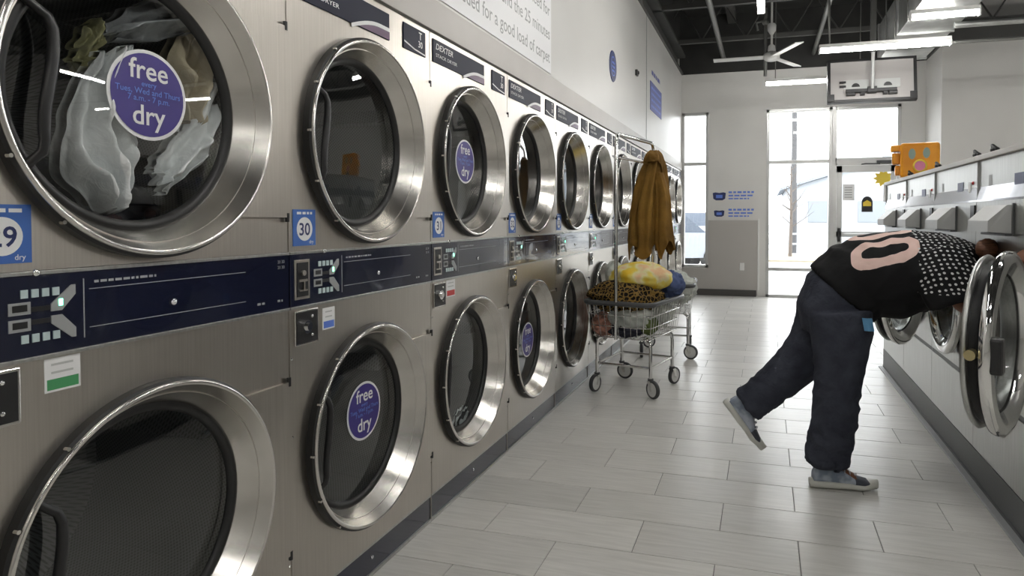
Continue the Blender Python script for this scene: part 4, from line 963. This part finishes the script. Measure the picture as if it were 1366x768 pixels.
# shoes
shoe_u = noisy(mat('grey_blue_shoe', rgb(118,128,142), .6), (1,1,1), 16, 2, rgb(122,134,150), rgb(176,184,196), .42, .58, bump=.1)
sole_m = mat('white_sole', rgb(208,208,200), .5); toe_m = mat('dark_toe', rgb(72,76,86), .6); lace_m = mat('pale_lace', rgb(190,190,196), .7)
def shoe(M):
    # local: x heel to toe, y across, z up
    sec = [(-.005,.026,.07,.02),(.015,.034,.115,.02),(.05,.037,.122,.02),(.085,.037,.108,.02),(.13,.040,.080,.02),(.17,.045,.055,.02),(.21,.045,.045,.02),(.24,.038,.038,.02),(.258,.022,.030,.02)]
    def sup_(c, a, b): return [(c[0], c[1]+a*math.copysign(abs(cos(t))**.75, cos(t)), c[2]+b*math.copysign(abs(sin(t))**.75, sin(t))) for t in [2*PI*k/20 for k in range(20)]]
    def sweep(m, rs, mis):
        vs_ = [p for r in rs for p in r]; n = 20
        for i in range(len(rs)-1): m.add(rs[i]+rs[i+1], [(k, (k+1) % n, n+(k+1) % n, n+k) for k in range(n)], mis[i], True)
        m.add(rs[0], [list(range(n))[::-1]], mis[0], True); m.add(rs[-1], [list(range(n))], mis[-1], True)
    m = MB(); sweep(m, [sup_((x, 0, (zt+zb_)/2), w, (zt-zb_)/2) for x, w, zt, zb_ in sec], [0,0,0,0,0,1,1,1]); m.v = [tuple(M @ Vector(p)) for p in m.v]
    o = m.obj('shoe', [shoe_u, toe_m], person, 'grey blue sneaker', fix=True)
    m = MB(); sweep(m, [sup_((x, 0, zz+.018+.004*sin(x*60)), w, .018) for x, w, zz in ((-.018,.026,.004),(.0,.038,0),(.05,.041,0),(.10,.041,0),(.15,.046,0),(.20,.049,0),(.24,.044,.002),(.265,.03,.006),(.275,.016,.010))], [0]*8); m.v = [tuple(M @ Vector(p)) for p in m.v]; m.obj('sole', sole_m, o, fix=True)
    m = MB()
    for k in range(5):
        x = .082+k*.022; z = .110-k*.013; m.tube([M @ Vector((x, -.03, z-.012)), M @ Vector((x+.004, -.012, z+.004)), M @ Vector((x+.006, .012, z+.004)), M @ Vector((x+.002, .03, z-.012))], .0035, 6)
    m.tube([M @ Vector((.08,0,.1)), M @ Vector((.06,-.02,.118)), M @ Vector((.075,-.035,.1)), M @ Vector((.085,0,.1)), M @ Vector((.07,.025,.115)), M @ Vector((.08,.035,.098))], .003, 6)
    m.obj('laces', lace_m, o)
shoe(Matrix.Translation(Vector((.222,3.195,.001))-PO) @ Matrix.Rotation(math.radians(9), 4, 'Z'))
hl, to = Vector((-.185,YL,.275)), Vector((-.045,YL,.095)); dx = (to-hl).normalized(); dz = Vector((-dx.z, 0, dx.x)); 
if dz.x < 0: dz = -dz
dy = dz.cross(dx); R3 = Matrix((dx, dy, dz)).transposed().to_4x4()
shoe(Matrix.Translation(hl-PO) @ R3)

# ================================================================== outside
snow = noisy(mat('pale_pavement', (.6,.6,.6,1), .9), (1,1,1), .6, 4, (.26,.255,.25,1), (.36,.36,.355,1))
m = MB(); m.box(-60, 60, YB+.18, 120, -.14, -.02); og = struct(m.obj('ground', snow))
m = MB(); m.box(-60, 60, 19.5, 23, -.02, .03); m.obj('verge', noisy(mat('dry_grass', rgb(200,190,165), .9), (1,1,1), 3, 4, rgb(130,122,102), rgb(150,142,124)), og)
bd = thing('far_building', 'pale blue grey building with a low gable across the street', 'building', (5.2, 34, 0))
pale = mat('pale_siding', rgb(150,155,161), .8)
m = MB(); m.prism([(-4.2,0),(9,0),(9,3.4),(2.4,4.6),(-4.2,2.6)], lambda p, q, t: (p, t, q), 0, 9); m.obj('wall', pale, bd)
m = MB(); m.prism([(-4.5,2.52),(2.4,4.64),(9.3,3.38),(9.3,3.5),(2.4,4.78),(-4.5,2.64)], lambda p, q, t: (p, t, q), -.3, 9.3); m.obj('roof', mat('grey_roof', rgb(122,128,136), .7), bd)
for x in (-3.2, -1.0, 3.2, 5.6): m = MB(); m.box(x, x+1.2, -.05, .0, 1., 2.0); m.obj('window', mat('far_glass', rgb(118,124,130), .3), bd)
m = MB(); m.box(.9, 1.9, -.05, 0, 0, 2.1); m.obj('doorway', offwhite, bd)
lp = thing('street_pole', 'tall thin grey utility pole outside the window', 'pole', (.97, 24.5, 0))
m = MB(); m.tube([(0,0,-.1),(0,0,8.2)], [.11,.075], 10); m.obj('mast', mat('pole_grey', rgb(70,70,72), .7), lp)
m = MB(); m.tube([(-.9,0,7.6),(.9,0,7.6)], .05, 8); m.obj('cross_arm', pipe_m, lp)
def tree(x, y, h, label, seed):
    random.seed(seed); t = thing('bare_tree', label, 'tree', (x, y, 0), 0, 'bare trees outside')
    m = MB(); m.tube([(0,0,-.05),(.03,0,h*.35),(0,.02,h)], [.06,.045,.01], 8); tr = m.obj('trunk', mat('bark_%d' % seed, rgb(90,82,76), .9), t)
    for k in range(14):
        z = h*(.3+.045*k); a = k*2.4; l = .9*(1-k/18)*h/3.2
        m = MB(); m.tube([(0,0,z),(l*.5*cos(a),l*.5*sin(a),z+l*.35),(l*.8*cos(a+.2),l*.8*sin(a+.2),z+l*.9)], [.016,.010,.003], 6)
        m.tube([(l*.5*cos(a),l*.5*sin(a),z+l*.35),(l*.9*cos(a-.5),l*.9*sin(a-.5),z+l*.6)], [.008,.003], 5); m.obj('branch', tr.data.materials[0], t)
tree(.75, 21.5, 3.0, 'slim bare tree beside the utility pole', 3); tree(-4.2, 30, 5, 'bare tree far beyond the narrow window', 4); tree(-5.6, 32, 5.5, 'taller bare tree far beyond the narrow window', 5)
def car(loc, rz, mt, label):
    t = thing('parked_car', label, 'car', loc, rz, 'parked cars outside')
    m = MB(); m.prism([(-2.1,.35),(2.1,.35),(2.15,.62),(2.0,.78),(1.2,.9),(-1.7,.92),(-2.12,.8)], lambda p, q, n: (p, n, q), -.85, .85); m.obj('body', mt, t)
    m = MB(); m.prism([(-1.5,.9),(1.15,.9),(.5,1.4),(-1.0,1.42)], lambda p, q, n: (p, n, q), -.72, .72); m.obj('cabin', mat('car_glass_'+label[:4].strip(), rgb(84,92,104), .3), t)
    m = MB(); m.box(-.95, .45, -.68, .68, 1.4, 1.45, 0, .01); m.obj('roof', mt, t)
    for x in (-1.3, 1.35):
        for s3 in (-1, 1): m = MB(); m.cyl((x, s3*.78, .32), .32, -.1, .1, 'Y', 20); m.obj('wheel', rubber, t)
car((-2.6, 15.2, -.02), .5, mat('silver_paint', rgb(150,155,163), .3, .3), 'silver car parked outside the narrow window')
car((-2.2, 27, -.02), .05, mat('white_paint', rgb(150,150,152), .25), 'white car parked across the street near the utility pole')
fn = thing('street_fence', 'low pale fence along the street outside', 'fence', (0, 23.2, 0))
for k in range(-9, 12): m = MB(); m.box(k*.8-.04, k*.8+.04, -.04, .04, 0, .75); m.obj('post', pale, fn)
for z in (.35, .68): m = MB(); m.box(-7.3, 9, -.02, .02, z-.03, z+.03); m.obj('rail', pale, fn)
